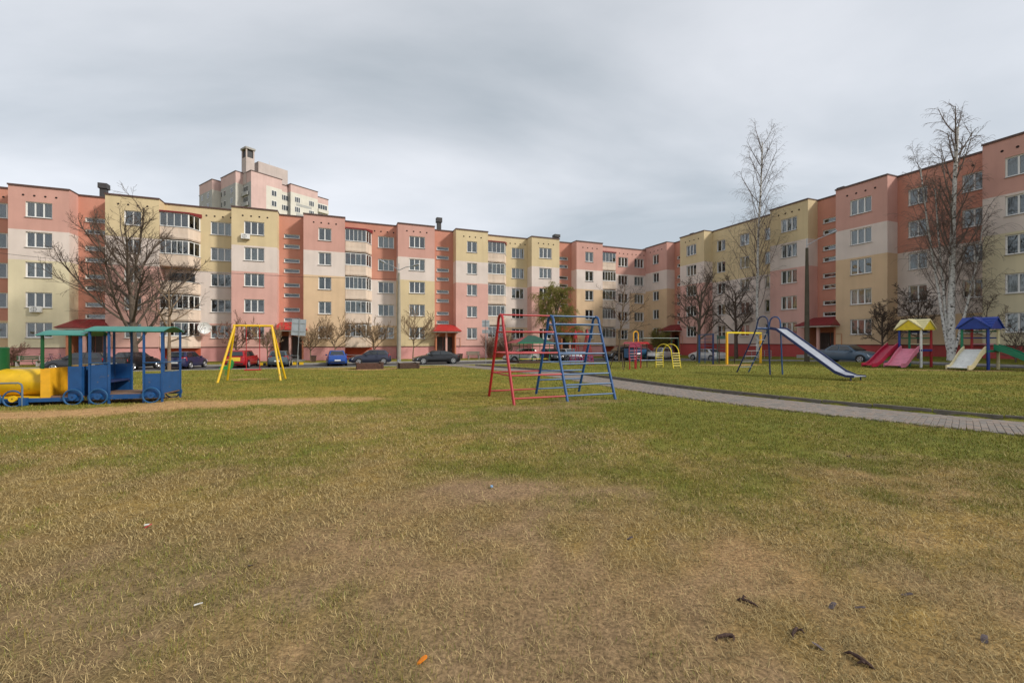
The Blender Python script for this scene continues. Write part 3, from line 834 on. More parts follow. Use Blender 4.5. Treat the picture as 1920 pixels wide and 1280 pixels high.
# wall-mounted things
def ac_unit(px, v, label):
    a, b = ray_b(px, 53.4); d = W(a, b).y; z = CAMZ+(640-v)/FPX*d
    t = thing('air_conditioner', label, 'air conditioner', a, 53.4-.02, z, 0, 'air conditioners on the left block')
    MB().box(-.4, .4, -.33, -.06, -.27, .27).build('casing', FRAME, t, bevel=.02)
    MB().ring((-.08, -.335, 0), (0, 1, 0), .2, .012, 20, 5).ring((-.08, -.335, 0), (0, 1, 0), .12, .008, 16, 4).box(-.09, -.07, -.345, -.33, -.2, .2).build('fan_grille', DARKP, t)
    MB().box(-.36, -.32, -.33, .02, -.31, -.27).box(.32, .36, -.33, .02, -.31, -.27).build('bracket', STEEL, t)
ac_unit(461, 444, 'white air conditioner on yellow wall below a top floor window')
ac_unit(70, 580, 'white air conditioner on cream wall below a second floor window')
def dish():
    a, b = ray_b(383, 54.0); d = W(a, b).y; z = CAMZ+(640-615)/FPX*d
    t = thing('satellite_dish', 'white satellite dish on the balcony corner of the long block', 'satellite dish', a, b, z, R(20))
    mb = MB(); n = 20; rings = []
    mb.v.append((0, 0, 0))
    for j in range(1, 6):
        q = .6*j/5
        for i in range(n): mb.v.append((q*math.cos(2*math.pi*i/n), -q*q*.45, q*1.05*math.sin(2*math.pi*i/n)))
    for i in range(n): mb.f.append([0, 1+i, 1+(i+1) % n]); mb.m.append(0)
    for j in range(4):
        for i in range(n): mb.f.append([1+j*n+i, 1+j*n+(i+1) % n, 1+(j+1)*n+(i+1) % n, 1+(j+1)*n+i]); mb.m.append(0)
    mb.ring((0, -.162, 0), (0, 1, 0), .6, .012, 20, 4)
    mb.build('reflector', FRAME, t, smooth=True)
    MB().tube([(0, -.15, -.6), (0, -.62, -.06)], .015, 6).box(-.05, .05, -.7, -.6, -.06, .06).build('receiver_arm', STEEL, t)
    MB().tube([(0, .0, 0), (0, .3, -.1), (-.1, .9, -.1)], .03, 6).build('bracket', STEEL, t)
dish()

# ------------------------------------------------------------------ far tower block
TPINK = plaster('tower pink', (.62, .44, .40)); TGREY = plaster('tower grey', (.42, .42, .40)); TCRE = plaster('tower cream', (.66, .63, .55)); TBROWN = plaster('tower brown panel', (.52, .44, .40))
def tower():
    t = bpy.data.objects.new('tower_block', None); COL.objects.link(t)
    t.location = (-68.4, 112, -.5); th = math.atan2(.821, .571); t.rotation_euler = (0, 0, th)
    tag(t, 'distant pale pink high-rise tower rising behind the long pastel block', 'building')
    def tb(x0, x1, y0, y1, z1, zb=44.2, low_r=TCRE, low_l=TGREY, top=TPINK):
        mb = MB(); z0 = 0
        for za, zc, mr, ml in ((z0, zb, 0, 1), (zb, z1, 2, 2)):
            mb.quad((x0, y0, za), (x1, y0, za), (x1, y0, zc), (x0, y0, zc), mr)
            mb.quad((x0, y1, za), (x0, y0, za), (x0, y0, zc), (x0, y1, zc), ml)
            mb.quad((x1, y1, za), (x0, y1, za), (x0, y1, zc), (x1, y1, zc), ml)
            mb.quad((x1, y0, za), (x1, y1, za), (x1, y1, zc), (x1, y0, zc), mr)
        mb.quad((x0, y0, z1), (x1, y0, z1), (x1, y1, z1), (x0, y1, z1), 3)
        mb.build('wall', [low_r, low_l, top, ROOF], t)
        MB().box(x0-.1, x1+.1, y0-.1, y0+.25, z1, z1+.22).box(x0-.1, x0+.25, y0+.25, y1+.1, z1, z1+.22).build('parapet_cap', CAP, t)
    tb(0, 8, 0, 4.6, 46.9, low_r=TCRE); tb(-1.8, 8, 4.6, 13.7, 47.2, 44.2); tb(-1.0, 8, 13.7, 14.6, 44.5, 43); tb(-3.6, 8, 14.6, 23.2, 46.6, 43.9); tb(-3.0, 7, 23.2, 25, 44.2, 43.6)
    tb(8, 10.4, 1.2, 12, 46.0); tb(10.4, 18.5, 0, 12, 46.5, 44.4); tb(18.5, 22.2, .5, 11, 45.3, 43.6)
    MB().box(3.4, 11.4, 3.5, 10, 46.5, 51.4).build('machine_room', TBROWN, t)
    MB().box(-.1, 2.0, 2.6, 5.2, 44, 51.2, 0).box(-.1, .2, 2.6, 2.9, 51.2, 53.4, 0).box(1.7, 2.0, 2.6, 2.9, 51.2, 53.4, 0).box(-.1, .2, 4.9, 5.2, 51.2, 53.4, 0).box(1.7, 2, 4.9, 5.2, 51.2, 53.4, 0).box(  .2, 1.7, 2.9, 4.9, 51.2, 53.2, 2).box(-.3, 2.2, 2.4, 5.4, 53.4, 53.9, 1).build('chimney', [TBROWN, CONC, DARKP], t)
    MB().tube([(7, 5, 51.2), (7, 5, 53.2)], .06, 5).tube([(1, 3.5, 53.9), (1, 3.5, 55)], .04, 5).build('antenna', STEEL, t)
    MB().quad((.01, -.012, 0), (3.8, -.012, 0), (3.8, -.012, 44.2), (.01, -.012, 44.2)).build('wall_panel', TPINK, t)
    rows = [43.3-2.8*k for k in range(5)]
    def tw(w, h, n):
        fm, sm, pm, ps = win_meshes(w, h, n, .09, .1); return fm, pm, ps
    GL = mat('tower window glass', (.05, .06, .07), .1, .2, .4, spec=.8)
    def face_r(x, y, w, n, skip=()):
        for i, z in enumerate(rows):
            if i in skip: continue
            o = MB().box(x-.06, x+w+.06, y-.06, y-.02, z-1.5, z+.05).build('window', FRAME, t)
            pw = w/n
            for k in range(n): MB().box(x+k*pw+.05, x+(k+1)*pw-.05, y-.075, y-.06, z-1.42, z-.04).build('pane', GL, o)
    def face_l(y, x, w, n, skip=()):
        for i, z in enumerate(rows):
            if i in skip: continue
            o = MB().box(x-.06, x-.02, y-.06, y+w+.06, z-1.5, z+.05).build('window', FRAME, t)
            pw = w/n
            for k in range(n): MB().box(x-.075, x-.06, y+k*pw+.05, y+(k+1)*pw-.05, z-1.42, z-.04).build('pane', GL, o)
    face_r(5.2, 0, 1.3, 2); face_r(8.3, 1.2, 2.0, 3); face_r(11.6, 0, 1.5, 3); face_r(15.8, 0, 1.5, 3); face_r(18.8, .5, 3.0, 4)
    face_l(1.4, 0, 2.8, 4); face_l(6.2, -1.8, 1.3, 2); face_l(10.4, -1.8, 1.3, 2); face_l(12.6, -1.8, .8, 1); face_l(16.4, -3.6, 1.3, 2); face_l(20.6, -3.6, 1.0, 1)
    # loggias: recessed-looking projecting parapets under two window columns
    for z in rows:
        MB().box(-.5, -.02, 1.2, 4.5, z-2.5, z-1.55).build('loggia', TGREY, t)
        MB().box(18.7, 22, -.1, .48, z-2.5, z-1.55).build('loggia', TCRE, t)
        MB().box(12.0, 12.0+4.6, -.03, -.01, z-2.45, z-1.75).build('wall_panel', TGREY, t)
tower()

# ------------------------------------------------------------------ cars
def car(label, color, kind, a, b, rot, group='cars parked along the courtyard roads', yellow=False, name='parked_car', plate=True, h=None):
    L_, W_, H_ = {'sedan': (4.45, 1.74, 1.45), 'hatch': (4.0, 1.7, 1.46), 'coupe': (4.7, 1.85, 1.39), 'wagon': (4.45, 1.74, 1.52), 'suv': (4.6, 1.82, 1.7), 'box': (4.3, 1.68, 1.38)}[kind]
    if h: H_ = h
    t = thing(name, label, 'car', a, b, None, rot, group)
    paint = mat('car paint '+label, color, .28, .06, 2, spec=.5, coat=.5, metal=.15)
    w = W_/2; zs = .2
    # stations: x, width factor, top height
    tail = {'sedan': 1.02, 'coupe': .98, 'hatch': .98, 'wagon': 1.0, 'suv': 1.12, 'box': .97}[kind]
    belt = {'suv': 1.08, 'coupe': .9}.get(kind, .94)
    cowl = L_-1.28 if kind != 'coupe' else L_-1.45
    hood = belt+.02
    st = [(-.0, .80, tail-.3), (.06, .9, tail-.06), (.22, .965, tail), (.9, 1.0, max(belt, tail-.04)), (L_*.5, 1.0, belt), (cowl, .995, hood), (cowl+.5, .985, hood-.06), (L_-.35, .95, hood-.2), (L_-.08, .88, hood-.3), (L_, .78, hood-.42)]
    mb = MB(); rows = []
    for (x, f, zt) in st:
        q = w*f; zl = zs+(.08 if x < .1 or x > L_-.1 else 0)
        hp = [(q*.88, zl), (q*.985, zl+.1), (q, zl+.32*(zt-zl)), (q*.985, zl+.72*(zt-zl)), (q*.935, zt-.035), (q*.80, zt+.005), (q*.4, zt+.03)]
        ring = hp+[(-y, z) for y, z in hp[::-1]]
        rows.append([(x-L_/2, y, z) for y, z in ring])
    n = len(rows[0]); o0 = len(mb.v)
    for r_ in rows: mb.v += r_
    for i in range(len(rows)-1):
        for k in range(n):
            mb.f.append([i*n+k, i*n+(k+1) % n, (i+1)*n+(k+1) % n, (i+1)*n+k]); mb.m.append(0)
    mb.f.append(list(range(n))); mb.m.append(0); mb.f.append([(len(rows)-1)*n+k for k in range(n)][::-1]); mb.m.append(0)
    body = mb.build('body', paint, t, smooth=True)
    # cabin
    rb = {'sedan': (.62, 1.32), 'coupe': (.25, 1.55), 'hatch': (.10, .55), 'wagon': (.06, .36), 'suv': (.06, .4), 'box': (.75, 1.35)}[kind]
    xf = (cowl+.12, cowl-.62 if kind != 'box' else cowl-.5)
    bw, tw_ = w*.9, w*.70
    zb, zt = belt-.03, H_
    P = lambda x, y, z: Vector((x-L_/2, y, z))
    bl, br = P(rb[0], bw, max(zb, tail-.05)), P(rb[0], -bw, max(zb, tail-.05)); fl, fr_ = P(xf[0], bw*.97, hood), P(xf[0], -bw*.97, hood)
    tbl, tbr, tfl, tfr = P(rb[1], tw_, zt-.03), P(rb[1], -tw_, zt-.03), P(xf[1], tw_, zt-.03), P(xf[1], -tw_, zt-.03)
    xm = (rb[1]+xf[1])/2
    tml, tmr = P(xm, tw_*1.02, zt), P(xm, -tw_*1.02, zt); ml, mr = P(xm, bw*1.02, belt), P(xm, -bw*1.02, belt)
    dz = Vector((0, 0, -.12))
    cb = MB().add([bl+dz, br+dz, fr_+dz, fl+dz, tbl, tbr, tfr, tfl, tml, tmr, ml+dz, mr+dz],
                  [(0, 1, 5, 4), (3, 7, 6, 2), (4, 5, 9, 8), (8, 9, 6, 7), (0, 4, 8, 10), (10, 8, 7, 3), (1, 11, 9, 5), (11, 2, 6, 9), (0, 10, 3, 2, 11, 1)])
    cb.build('cabin', paint, t, smooth=True, bevel=.05)
    def panel(nm, c4, u0, u1, v0, v1, off=.014, m=CARGLASS):
        A, B, C, D = c4      # bottom a-b, top d-c
        f = lambda u, v: (A*(1-u)+B*u)*(1-v)+(D*(1-u)+C*u)*v
        q = [f(u0, v0), f(u1, v0), f(u1, v1), f(u0, v1)]
        nn = (q[1]-q[0]).cross(q[3]-q[0]).normalized()
        if nn.dot((q[0]+q[2])/2-P(L_/2, 0, .9)) < 0: nn = -nn
        MB().hexa([p-nn*.03 for p in q]+[p+nn*off for p in q]).build(nm, m, t)
    panel('rear_window', (br, bl, tbl, tbr), .1, .9, .22 if kind in ('hatch', 'wagon', 'suv') else .14, .88)
    panel('windscreen', (fl, fr_, tfr, tfl), .07, .93, .1, .92)
    for s, q in ((1, (bl, ml, tml, tbl)), (1, (ml, fl, tfl, tml)), (-1, (mr, br, tbr, tmr)), (-1, (fr_, mr, tmr, tfr))):
        fwd = q[0] in (ml, fr_)
        if s > 0: u0, u1 = (.05, .80) if fwd else (.26, .97)
        else: u0, u1 = (.20, .95) if fwd else (.03, .74)
        panel('side_window', q, u0, u1, .14, .86)
    # wheels
    rr = .31 if kind not in ('suv', 'coupe') else .34
    for x in (.78, L_-.86):
        for s in (1, -1):
            MB().tube([(x-L_/2, s*(w-.06), rr+.02), (x-L_/2, s*(w+.004), rr+.02)], rr+.055, 22).build('wheel_arch', DARKP, t)
            wh = MB().tube([(0, -.10, 0), (0, -.085, 0), (0, .085, 0), (0, .1, 0)], [rr-.03, rr, rr, rr-.03], 22).build('wheel', BLACK, t, loc=(x-L_/2, s*(w-.085), rr), smooth=True)
            rm = MB(); ys = s*.104
            rm.ring((0, ys, 0), (0, 1, 0), rr*.64, .018, 18, 4)
            for k in range(5):
                an = k*2*math.pi/5; c_, s_ = math.cos(an), math.sin(an)
                rm.hexa([Vector((c_*q_-s_*e_, ys+yy*.01, s_*q_+c_*e_)) for yy in (-1, 1) for q_, e_ in ((.02, -.05), (rr*.64, -.03), (rr*.64, .03), (.02, .05))])
            rm.build('rim', CHROME, wh)
    # lamps, plates, bumpers, mirrors, handles
    for s in (1, -1):
        tl = tail-.18
        hh = .30 if kind in ('wagon', 'suv', 'hatch') else .17
        MB().hexa([(-L_/2-.012+.06, s*(w*.60), tl-.1), (-L_/2+.24, s*(w*.995), tl-.1), (-L_/2+.30, s*(w*.9), tl-.1), (-L_/2+.15, s*(w*.55), tl-.1),
                   (-L_/2+.03, s*(w*.62), tl-.1+hh), (-L_/2+.26, s*(w*.955), tl-.1+hh), (-L_/2+.34, s*(w*.85), tl-.1+hh), (-L_/2+.2, s*(w*.55), tl-.1+hh)]).build('tail_light', TAILL, t)
        zl = hood-.36
        MB().hexa([(L_/2-.03, s*w*.52, zl-.08), (L_/2-.24, s*w*.97, zl-.05), (L_/2-.4, s*w*.9, zl-.05), (L_/2-.3, s*w*.5, zl-.08), (L_/2-.1, s*w*.52, zl+.06), (L_/2-.42, s*w*.965, zl+.12), (L_/2-.5, s*w*.85, zl+.12), (L_/2-.3, s*w*.5, zl+.08)]).build('headlight', HEADL, t)
        MB().box(cowl-L_/2-.35, cowl-L_/2-.2, s*w*.93 if s > 0 else -w*1.13, w*1.13 if s > 0 else -w*.93, belt-.02, belt+.11).build('mirror', paint, t, bevel=.025)
        for xh in (L_*.36, L_*.60): MB().box(xh-L_/2-.09, xh-L_/2+.09, s*w*.99-.015, s*w*.99+.015, belt-.16, belt-.13).build('door_handle', paint, t)
    MB().box(-L_/2-.03, -L_/2+.12, -w*.74, w*.74, .33, .44).build('rear_bumper', DARKP if kind != 'box' else paint, t, bevel=.02)
    MB().box(L_/2-.14, L_/2+.02, -w*.62, w*.62, .3, .42).build('grille', DARKP, t, bevel=.02)
    if yellow: MB().box(-L_/2-.035, -L_/2+.05, -.42, .42, .60, .93).build('number_plate', YPLATE, t, bevel=.03)
    elif plate: MB().box(-L_/2-.045, -L_/2+.08, -.26, .26, .5, .61).build('number_plate', PLATE, t)
    MB().box(L_/2-.05, L_/2+.03, -.26, .26, .44, .55).build('number_plate', PLATE, t)
    return t
H90 = R(90)
def on_b(px, b): return ray_b(px, b)
def park(px, b, *args, **k):
    a, b = ray_b(px, b); return a, b
a, b = ray_b(148, 43.6); car('dark charcoal hatchback with alloy wheels beside the green roofed toy train', (.028, .028, .034), 'hatch', a, b, R(180))
a, b = ray_b(252, 44.6); car('black saloon with bright red tail lights under the big bare tree', (.014, .014, .016), 'sedan', a, b, H90+R(-14))
a, b = ray_b(351, 44.8); car('dark violet blue hatchback parked with its nose to the verge', (.028, .03, .085), 'hatch', a, b, H90+R(-10))
a, b = ray_b(456, 45.2); car('red estate car with a yellow panel on its tailgate', (.36, .006, .012), 'wagon', a, b, H90+R(-6), yellow=True)
a, b = ray_b(526, 45.3); car('grey blue hatchback parked nose-in before the red canopied entrance', (.075, .105, .12), 'hatch', a, b, H90)
a, b = ray_b(631, 45.2); car('bright blue saloon parked nose-in, seen from behind', (.012, .07, .33), 'sedan', a, b, H90+R(3))
a, b = ray_b(694, 45.6); car('navy hatchback parked along the kerb behind the round sandbox', (.022, .026, .05), 'hatch', a, b, R(180))
a, b = ray_b(818, 44.0); car('glossy black fastback coupe with large alloy wheels', (.009, .009, .011), 'coupe', a, b, R(180))
a, b = ray_b(977, 44.4); car('silver hatchback beside the red roofed sand shelter', (.42, .41, .39), 'hatch', a, b, R(180), h=1.52)
a, b = ray_b(1034, 46.0); car('dark grey hatchback between the silver cars, nose to the lawn', (.04, .042, .045), 'hatch', a, b, -H90)
a, b = ray_b(1066, 45.3); car('pale silver saloon parked facing the lawn beside the red rocket frames', (.50, .51, .52), 'sedan', a, b, -H90)
a, b = ray_b(1165, 44.0); car('black off-road estate car parked across the lawn edge', (.012, .013, .013), 'suv', a, b, R(180))
a, b = ray_b(1199, 46.3); car('pale grey saloon half hidden behind the black off-road car', (.45, .46, .47), 'sedan', a, b, R(180))
a, b = ray_b(1238, 44.6); car('white estate car parked by the corner entrance', (.66, .66, .64), 'wagon', a, b, R(180)+R(20))
a, b = ray_a(1325, 39.6); car('old boxy white saloon parked behind the blue wall bars', (.68, .68, .66), 'box', a, b, H90, h=1.36)
a, b = ray_a(1590, 39.0); car('steel blue saloon parked by the lamp post at the right block', (.085, .135, .19), 'sedan', a, b, -H90)

# ------------------------------------------------------------------ playground
def pm(name, c, **k): return mat(name, c, k.get('rough', .42), .14, 5, spec=.45, bump=.08, bscale=50, dirt=((.16, .12, .08), 9, .66))
BLUE = pm('blue gloss paint', (.013, .075, .22)); BLUEL = pm('light blue gloss paint', (.02, .092, .215)); REDP = pm('red gloss paint', (.40, .014, .020)); YELP = pm('yellow gloss paint', (.74, .45, .012))
ORY = pm('orange yellow paint', (.82, .42, .02)); TEAL = pm('teal roof paint', (.022, .20, .155)); DGRN = pm('dark green paint', (.008, .085, .025)); GRNP = pm('green plastic', (.01, .20, .10)); NAVY = pm('navy paint', (.015, .03, .11))
PINKP = pm('pink plastic', (.70, .22, .30)); CRIM = pm('crimson plastic', (.42, .015, .05)); WHITEP = pm('white plastic', (.72, .72, .68)); CREAMP = pm('cream plastic', (.72, .62, .36)); BLUEP = pm('blue plastic', (.012, .045, .28)); YELPL = pm('yellow plastic', (.78, .60, .03))
GREENM = pm('bright green metal', (.03, .24, .05)); PURP = pm('purple paint', (.18, .035, .14)); MAG = pm('magenta paint', (.27, .03, .07)); OLD = mat('worn wood', (.085, .05, .035), .9, .3, 7, bump=.4); RUSTW = mat('red brown wood', (.10, .05, .036), .9, .3, 7, bump=.4)
SLIDEM = mat('worn steel slide bed', (.34, .36, .41), .45, .14, 4, metal=.2); BROWNP = pm('brown paint', (.06, .035, .025)); DKGRN = pm('dark green bar', (.02, .075, .06)); FLOORW = mat('sandy board floor', (.20, .12, .08), .95, .25, 6)

# red and blue climbing frame
def climbing_frame():
    a0, am, a1 = 4.15, 5.72, 7.27; b0, b1 = 10.2, 12.3
    t = thing('climbing_frame', 'large red and blue tubular climbing frame on the worn lawn', 'climbing frame', a0, b0, 0)
    D = b1-b0; hc = D/2
    def arch(x, m):
        pts = [(x, 0, -.1), (x, hc-.2, 2.12)]
        for k in range(7):
            q = math.pi*(1-k/6)
            pts.append((x, hc+.19*math.cos(q), 2.18+.22*math.sin(q)))
        pts += [(x, hc+.2, 2.12), (x, D, -.1)]
        MB().tube(pts, .04, 10).build('arch', m, t, smooth=True)
    arch(0, REDP); arch(am-a0, BLUE); arch(a1-a0, BLUE)
    def yat(z, s): u = (hc-.2)*min(1, (z+.1)/2.22); return u if s < 0 else D-u
    def bar(x0, x1, y, z, m, r=.024): MB().tube([(x0, y, z), (x1, y, z)], r, 8).build('rung', m, t, smooth=True)
    xr = am-a0; xb = a1-a0
    bar(0, xr, hc, 2.4, REDP); bar(xr, xb, hc, 2.4, BLUEL)
    for z in (.16, .74, 1.33, 1.92):
        for s in (-1, 1): bar(.0, xr, yat(z, s), z, REDP)
        if z > .2: MB().tube([(0, yat(z, -1), z), (0, yat(z, 1), z)], .02, 8).build('rung', REDP, t, smooth=True)
    for i in range(8):
        z = .16+i*.285
        for s in (-1, 1):
            bar(xr, xb, yat(z, s), z, BLUEL)
climbing_frame()

# yellow swing
def swing():
    t = thing('swing_frame', 'yellow steel swing frame with a single red hanger on bare soil', 'swing', -4.2, 21.2)
    Ln = 1.38
    for x, s in ((0, -1), (Ln, 1)):
        for y in (-.85, .85): MB().tube([(x+s*.46, y, -.1), (x, 0, 2.36)], .045, 10).build('leg', YELP, t, smooth=True)
        MB().tube([(x+s*.3, -.5, .9), (x+s*.3, .5, .9)], .02, 8).build('brace', YELP, t)
    MB().tube([(-.06, 0, 2.36), (Ln+.06, 0, 2.36)], .05, 10).build('top_beam', YELP, t, smooth=True)
    for x in (.42, .92):
        MB().ring((x, 0, 2.33), (1, 0, 0), .06, .015, 12, 5).build('hanger_ring', YELP, t)
        MB().tube([(x, 0, 2.28), (x, .02, .5)], .015, 6).build('hanger_rod', REDP, t)
    MB().box(.36, .98, -.14, .16, .45, .5).build('seat', REDP, t, bevel=.01)
swing()

# blue slide
def slide():
    t = thing('metal_slide', 'tall blue metal slide with hooped handrails and ladder', 'slide', 18.4, 13.9)
    w = .82; top = 2.16
    for x in (0, w):
        pts = [(x, 1.85, -.1), (x, .95, 1.65), (x, .72, 2.15)]
        for k in range(7):
            q = math.pi*k/6; pts.append((x, .38+.27*math.cos(q), 2.45+.28*math.sin(q)))
        pts += [(x, .1, 2.1), (x, 0, -.1)]
        MB().tube(pts, .032, 8).build('rail', BLUE if x else NAVY, t, smooth=True)
    for i in range(7):
        z = .28+i*.27; y = 1.85-(z+.1)*.9/1.75
        MB().box(0, w, y-.05, y+.05, z-.015, z+.015).build('rung', STEEL, t)
    MB().box(0, w, .02, .72, top-.04, top).build('platform', BLUE, t)
    MB().tube([(0, .68, 2.2), (w, .68, 2.2)], .022, 8).build('cross_bar', BLUE, t)
    prof = [(.05, top), (-.25, top-.05), (-2.75, .32), (-3.15, .2), (-3.45, .2)]
    mb = MB()
    for i in range(len(prof)-1):
        (y0, z0), (y1, z1) = prof[i], prof[i+1]
        mb.hexa([(.06, y0, z0-.03), (w-.06, y0, z0-.03), (w-.06, y1, z1-.03), (.06, y1, z1-.03), (.06, y0, z0), (w-.06, y0, z0), (w-.06, y1, z1), (.06, y1, z1)])
    mb.build('slide_bed', SLIDEM, t)
    for x in (.02, w-.06):
        mb = MB()
        for i in range(len(prof)-1):
            (y0, z0), (y1, z1) = prof[i], prof[i+1]
            e0 = .065 if i < 3 else .03; e1 = .065 if i < 2 else .03
            mb.hexa([(x, y0, z0-.06), (x+.04, y0, z0-.06), (x+.04, y1, z1-.06), (x, y1, z1-.06), (x, y0, z0+e0), (x+.04, y0, z0+e0), (x+.04, y1, z1+e1), (x, y1, z1+e1)])
        mb.build('side_board', NAVY, t)
    for x in (.1, w-.1): MB().tube([(x, -3.3, .2), (x, -3.3, -.1)], .03, 6).build('foot', NAVY, t)
slide()

# plastic play houses
def chute(t, m_in, m_out, x0, x1, ln, top, along, name='chute'):
    """a wavy plastic chute; along 'x' runs to -x, along 'y' runs to -y"""
    n = 14; mb = MB(); sides = {x0: MB(), x1-.06: MB()}
    P = []
    for i in range(n+1):
        q = i/n; d = ln*q; z = top*(1-(q**.95)*1.0)+.1*math.sin(q*math.pi*2)*.6
        if q > .86: z = .16+(top*(1-.86)*.0)
        P.append((d, max(z, .16)))
    def pt(d, s, z): return (-d, s, z) if along == 'x' else (s, -d, z)
    for i in range(n):
        (d0, z0), (d1, z1) = P[i], P[i+1]
        mb.hexa([pt(d0, x0+.05, z0-.04), pt(d1, x0+.05, z1-.04), pt(d1, x1-.05, z1-.04), pt(d0, x1-.05, z0-.04), pt(d0, x0+.05, z0), pt(d1, x0+.05, z1), pt(d1, x1-.05, z1), pt(d0, x1-.05, z0)])
        for s in (x0, x1-.06):
            e0 = .17*(1-.4*(i/n)); e1 = .17*(1-.4*((i+1)/n))
            sides[s].hexa([pt(d0, s, z0-.16 if z0 > .3 else z0-.12), pt(d1, s, z1-.16 if z1 > .3 else z1-.12), pt(d1, s+.06, z1-.16 if z1 > .3 else z1-.12), pt(d0, s+.06, z0-.16 if z0 > .3 else z0-.12), pt(d0, s, z0+e0), pt(d1, s, z1+e1), pt(d1, s+.06, z1+e1), pt(d0, s+.06, z0+e0)])
    o = mb.build(name, m_in, t)
    for q_ in sides.values(): q_.build('chute_side', m_out, o)
    return o
def playhouse(label, a, b, pc, roofm, gablem, deckm, rails, s=1.06):
    t = thing('play_tower', label, 'play tower', a, b)
    hp = 2.35; dk = 1.03
    corners = ((0, 0), (s, 0), (0, s), (s, s))
    for (x, y), m in zip(corners, pc):
        MB().tube([(x, y, -.1), (x, y, dk), (x, y, hp)], [.07, .065, .055], 12).build('post', m, t, smooth=True)
    MB().box(-.06, s+.06, -.06, s+.06, dk-.07, dk+.05).build('deck', deckm, t, bevel=.02)
    # roof: two crossing gables
    e = .2; z0, zr = hp-.05, hp+.55; c = s/2
    mb = MB(); g = MB()
    lo, hi = -e, s+e
    th = .07
    for ax in (0, 1):
        def q(u, v, z): return (u, v, z) if ax == 0 else (v, u, z)
        pass
        for (u0, u1) in ((lo, c), (hi, c)):
            dz = .0 if ax == 0 else .012
            A = [q(u0, lo, z0+dz), q(u1, lo, zr+dz), q(u1, hi, zr+dz), q(u0, hi, z0+dz)]
            # cut each slope along the valleys so the two ridges meet in a cross
            mid = q(u1, c, zr+dz)
            for tri in ((A[0], A[1], mid), (A[3], mid, A[2])):
                mb.add([tri[0], tri[1], tri[2]]+[(p[0], p[1], p[2]-th) for p in tri], [(0, 1, 2), (5, 4, 3), (0, 3, 4, 1), (1, 4, 5, 2), (2, 5, 3, 0)])
        for v in (lo+.05, hi-.05):
            g.add([q(lo+.12, v, z0-.06), q(hi-.12, v, z0-.06), q(hi-.12, v, z0), q(c, v, zr-.08), q(lo+.12, v, z0)] + [q(lo+.12, v+.04*(1 if v < c else -1), z0-.06), q(hi-.12, v+.04*(1 if v < c else -1), z0-.06), q(hi-.12, v+.04*(1 if v < c else -1), z0), q(c, v+.04*(1 if v < c else -1), zr-.08), q(lo+.12, v+.04*(1 if v < c else -1), z0)],
                  [(0, 1, 2, 3, 4), (9, 8, 7, 6, 5), (0, 5, 6, 1), (1, 6, 7, 2), (2, 7, 8, 3), (3, 8, 9, 4), (4, 9, 5, 0)])
    ro = mb.build('roof', roofm, t)
    g.build('gable', gablem, ro)
    rd = MB()
    for k in range(4):       # moulded tile ribs along the slopes
        u = lo+(c-lo)*(k+.5)/4.5; z = z0+(zr-z0)*(u-lo)/(c-lo)
        rd.tube([(u, lo, z+.012), (u, lo+(u-lo)*.98, z+.012)], .018, 5)
        rd.tube([(lo, u, z+.012), (lo+(u-lo)*.98, u, z+.012)], .018, 5)
        rd.tube([(2*c-u, lo, z+.012), (2*c-u, lo+(u-lo)*.98, z+.012)], .018, 5)
    rd.build('roof_rib', roofm, ro)
    for k, m in enumerate(rails):
        z = dk+.36+.36*k
        MB().tube([(s, -.05, z), (s, s+.05, z)], .035, 8).build('rail', m, t, smooth=True)
        MB().tube([(-.0, s, z), (s, s, z)], .03, 8).build('rail', m, t, smooth=True) if k else None
    return t
a, b = G(1727, 689)
t = playhouse('play tower with pale yellow roof, pink chute and crimson chute', a, b, (WHITEP, REDP, BLUEP, GRNP), mat('cream yellow plastic', (.74, .66, .36), .5, .12, 5), YELPL, BLUEP, (CREAMP, GRNP, BLUEP))
c1 = chute(t, PINKP, PINKP, .06, .98, 1.75, 1.12, 'x'); c1.location.x = -.03
c2 = chute(t, CRIM, CRIM, 1.1, 1.7, 2.6, 1.3, 'x')
MB().box(-.1, .4, 1.13, 1.68, .96, 1.07).build('deck', CRIM, t, bevel=.02)
a, b = G(1853, 693.5)
t = playhouse('play tower with blue roof, white chute and green chute', a, b, (BLUEP, CREAMP, GRNP, REDP), BLUEP, BLUEP, GRNP, (PINKP, BLUEP, GRNP))
c1 = chute(t, WHITEP, CREAMP, .06, 1.0, 1.8, 1.12, 'x'); c1.location.x = -.03
c2 = chute(t, GRNP, GRNP, .42, 1.02, 2.5, 1.25, 'y'); c2.location.y = -.05

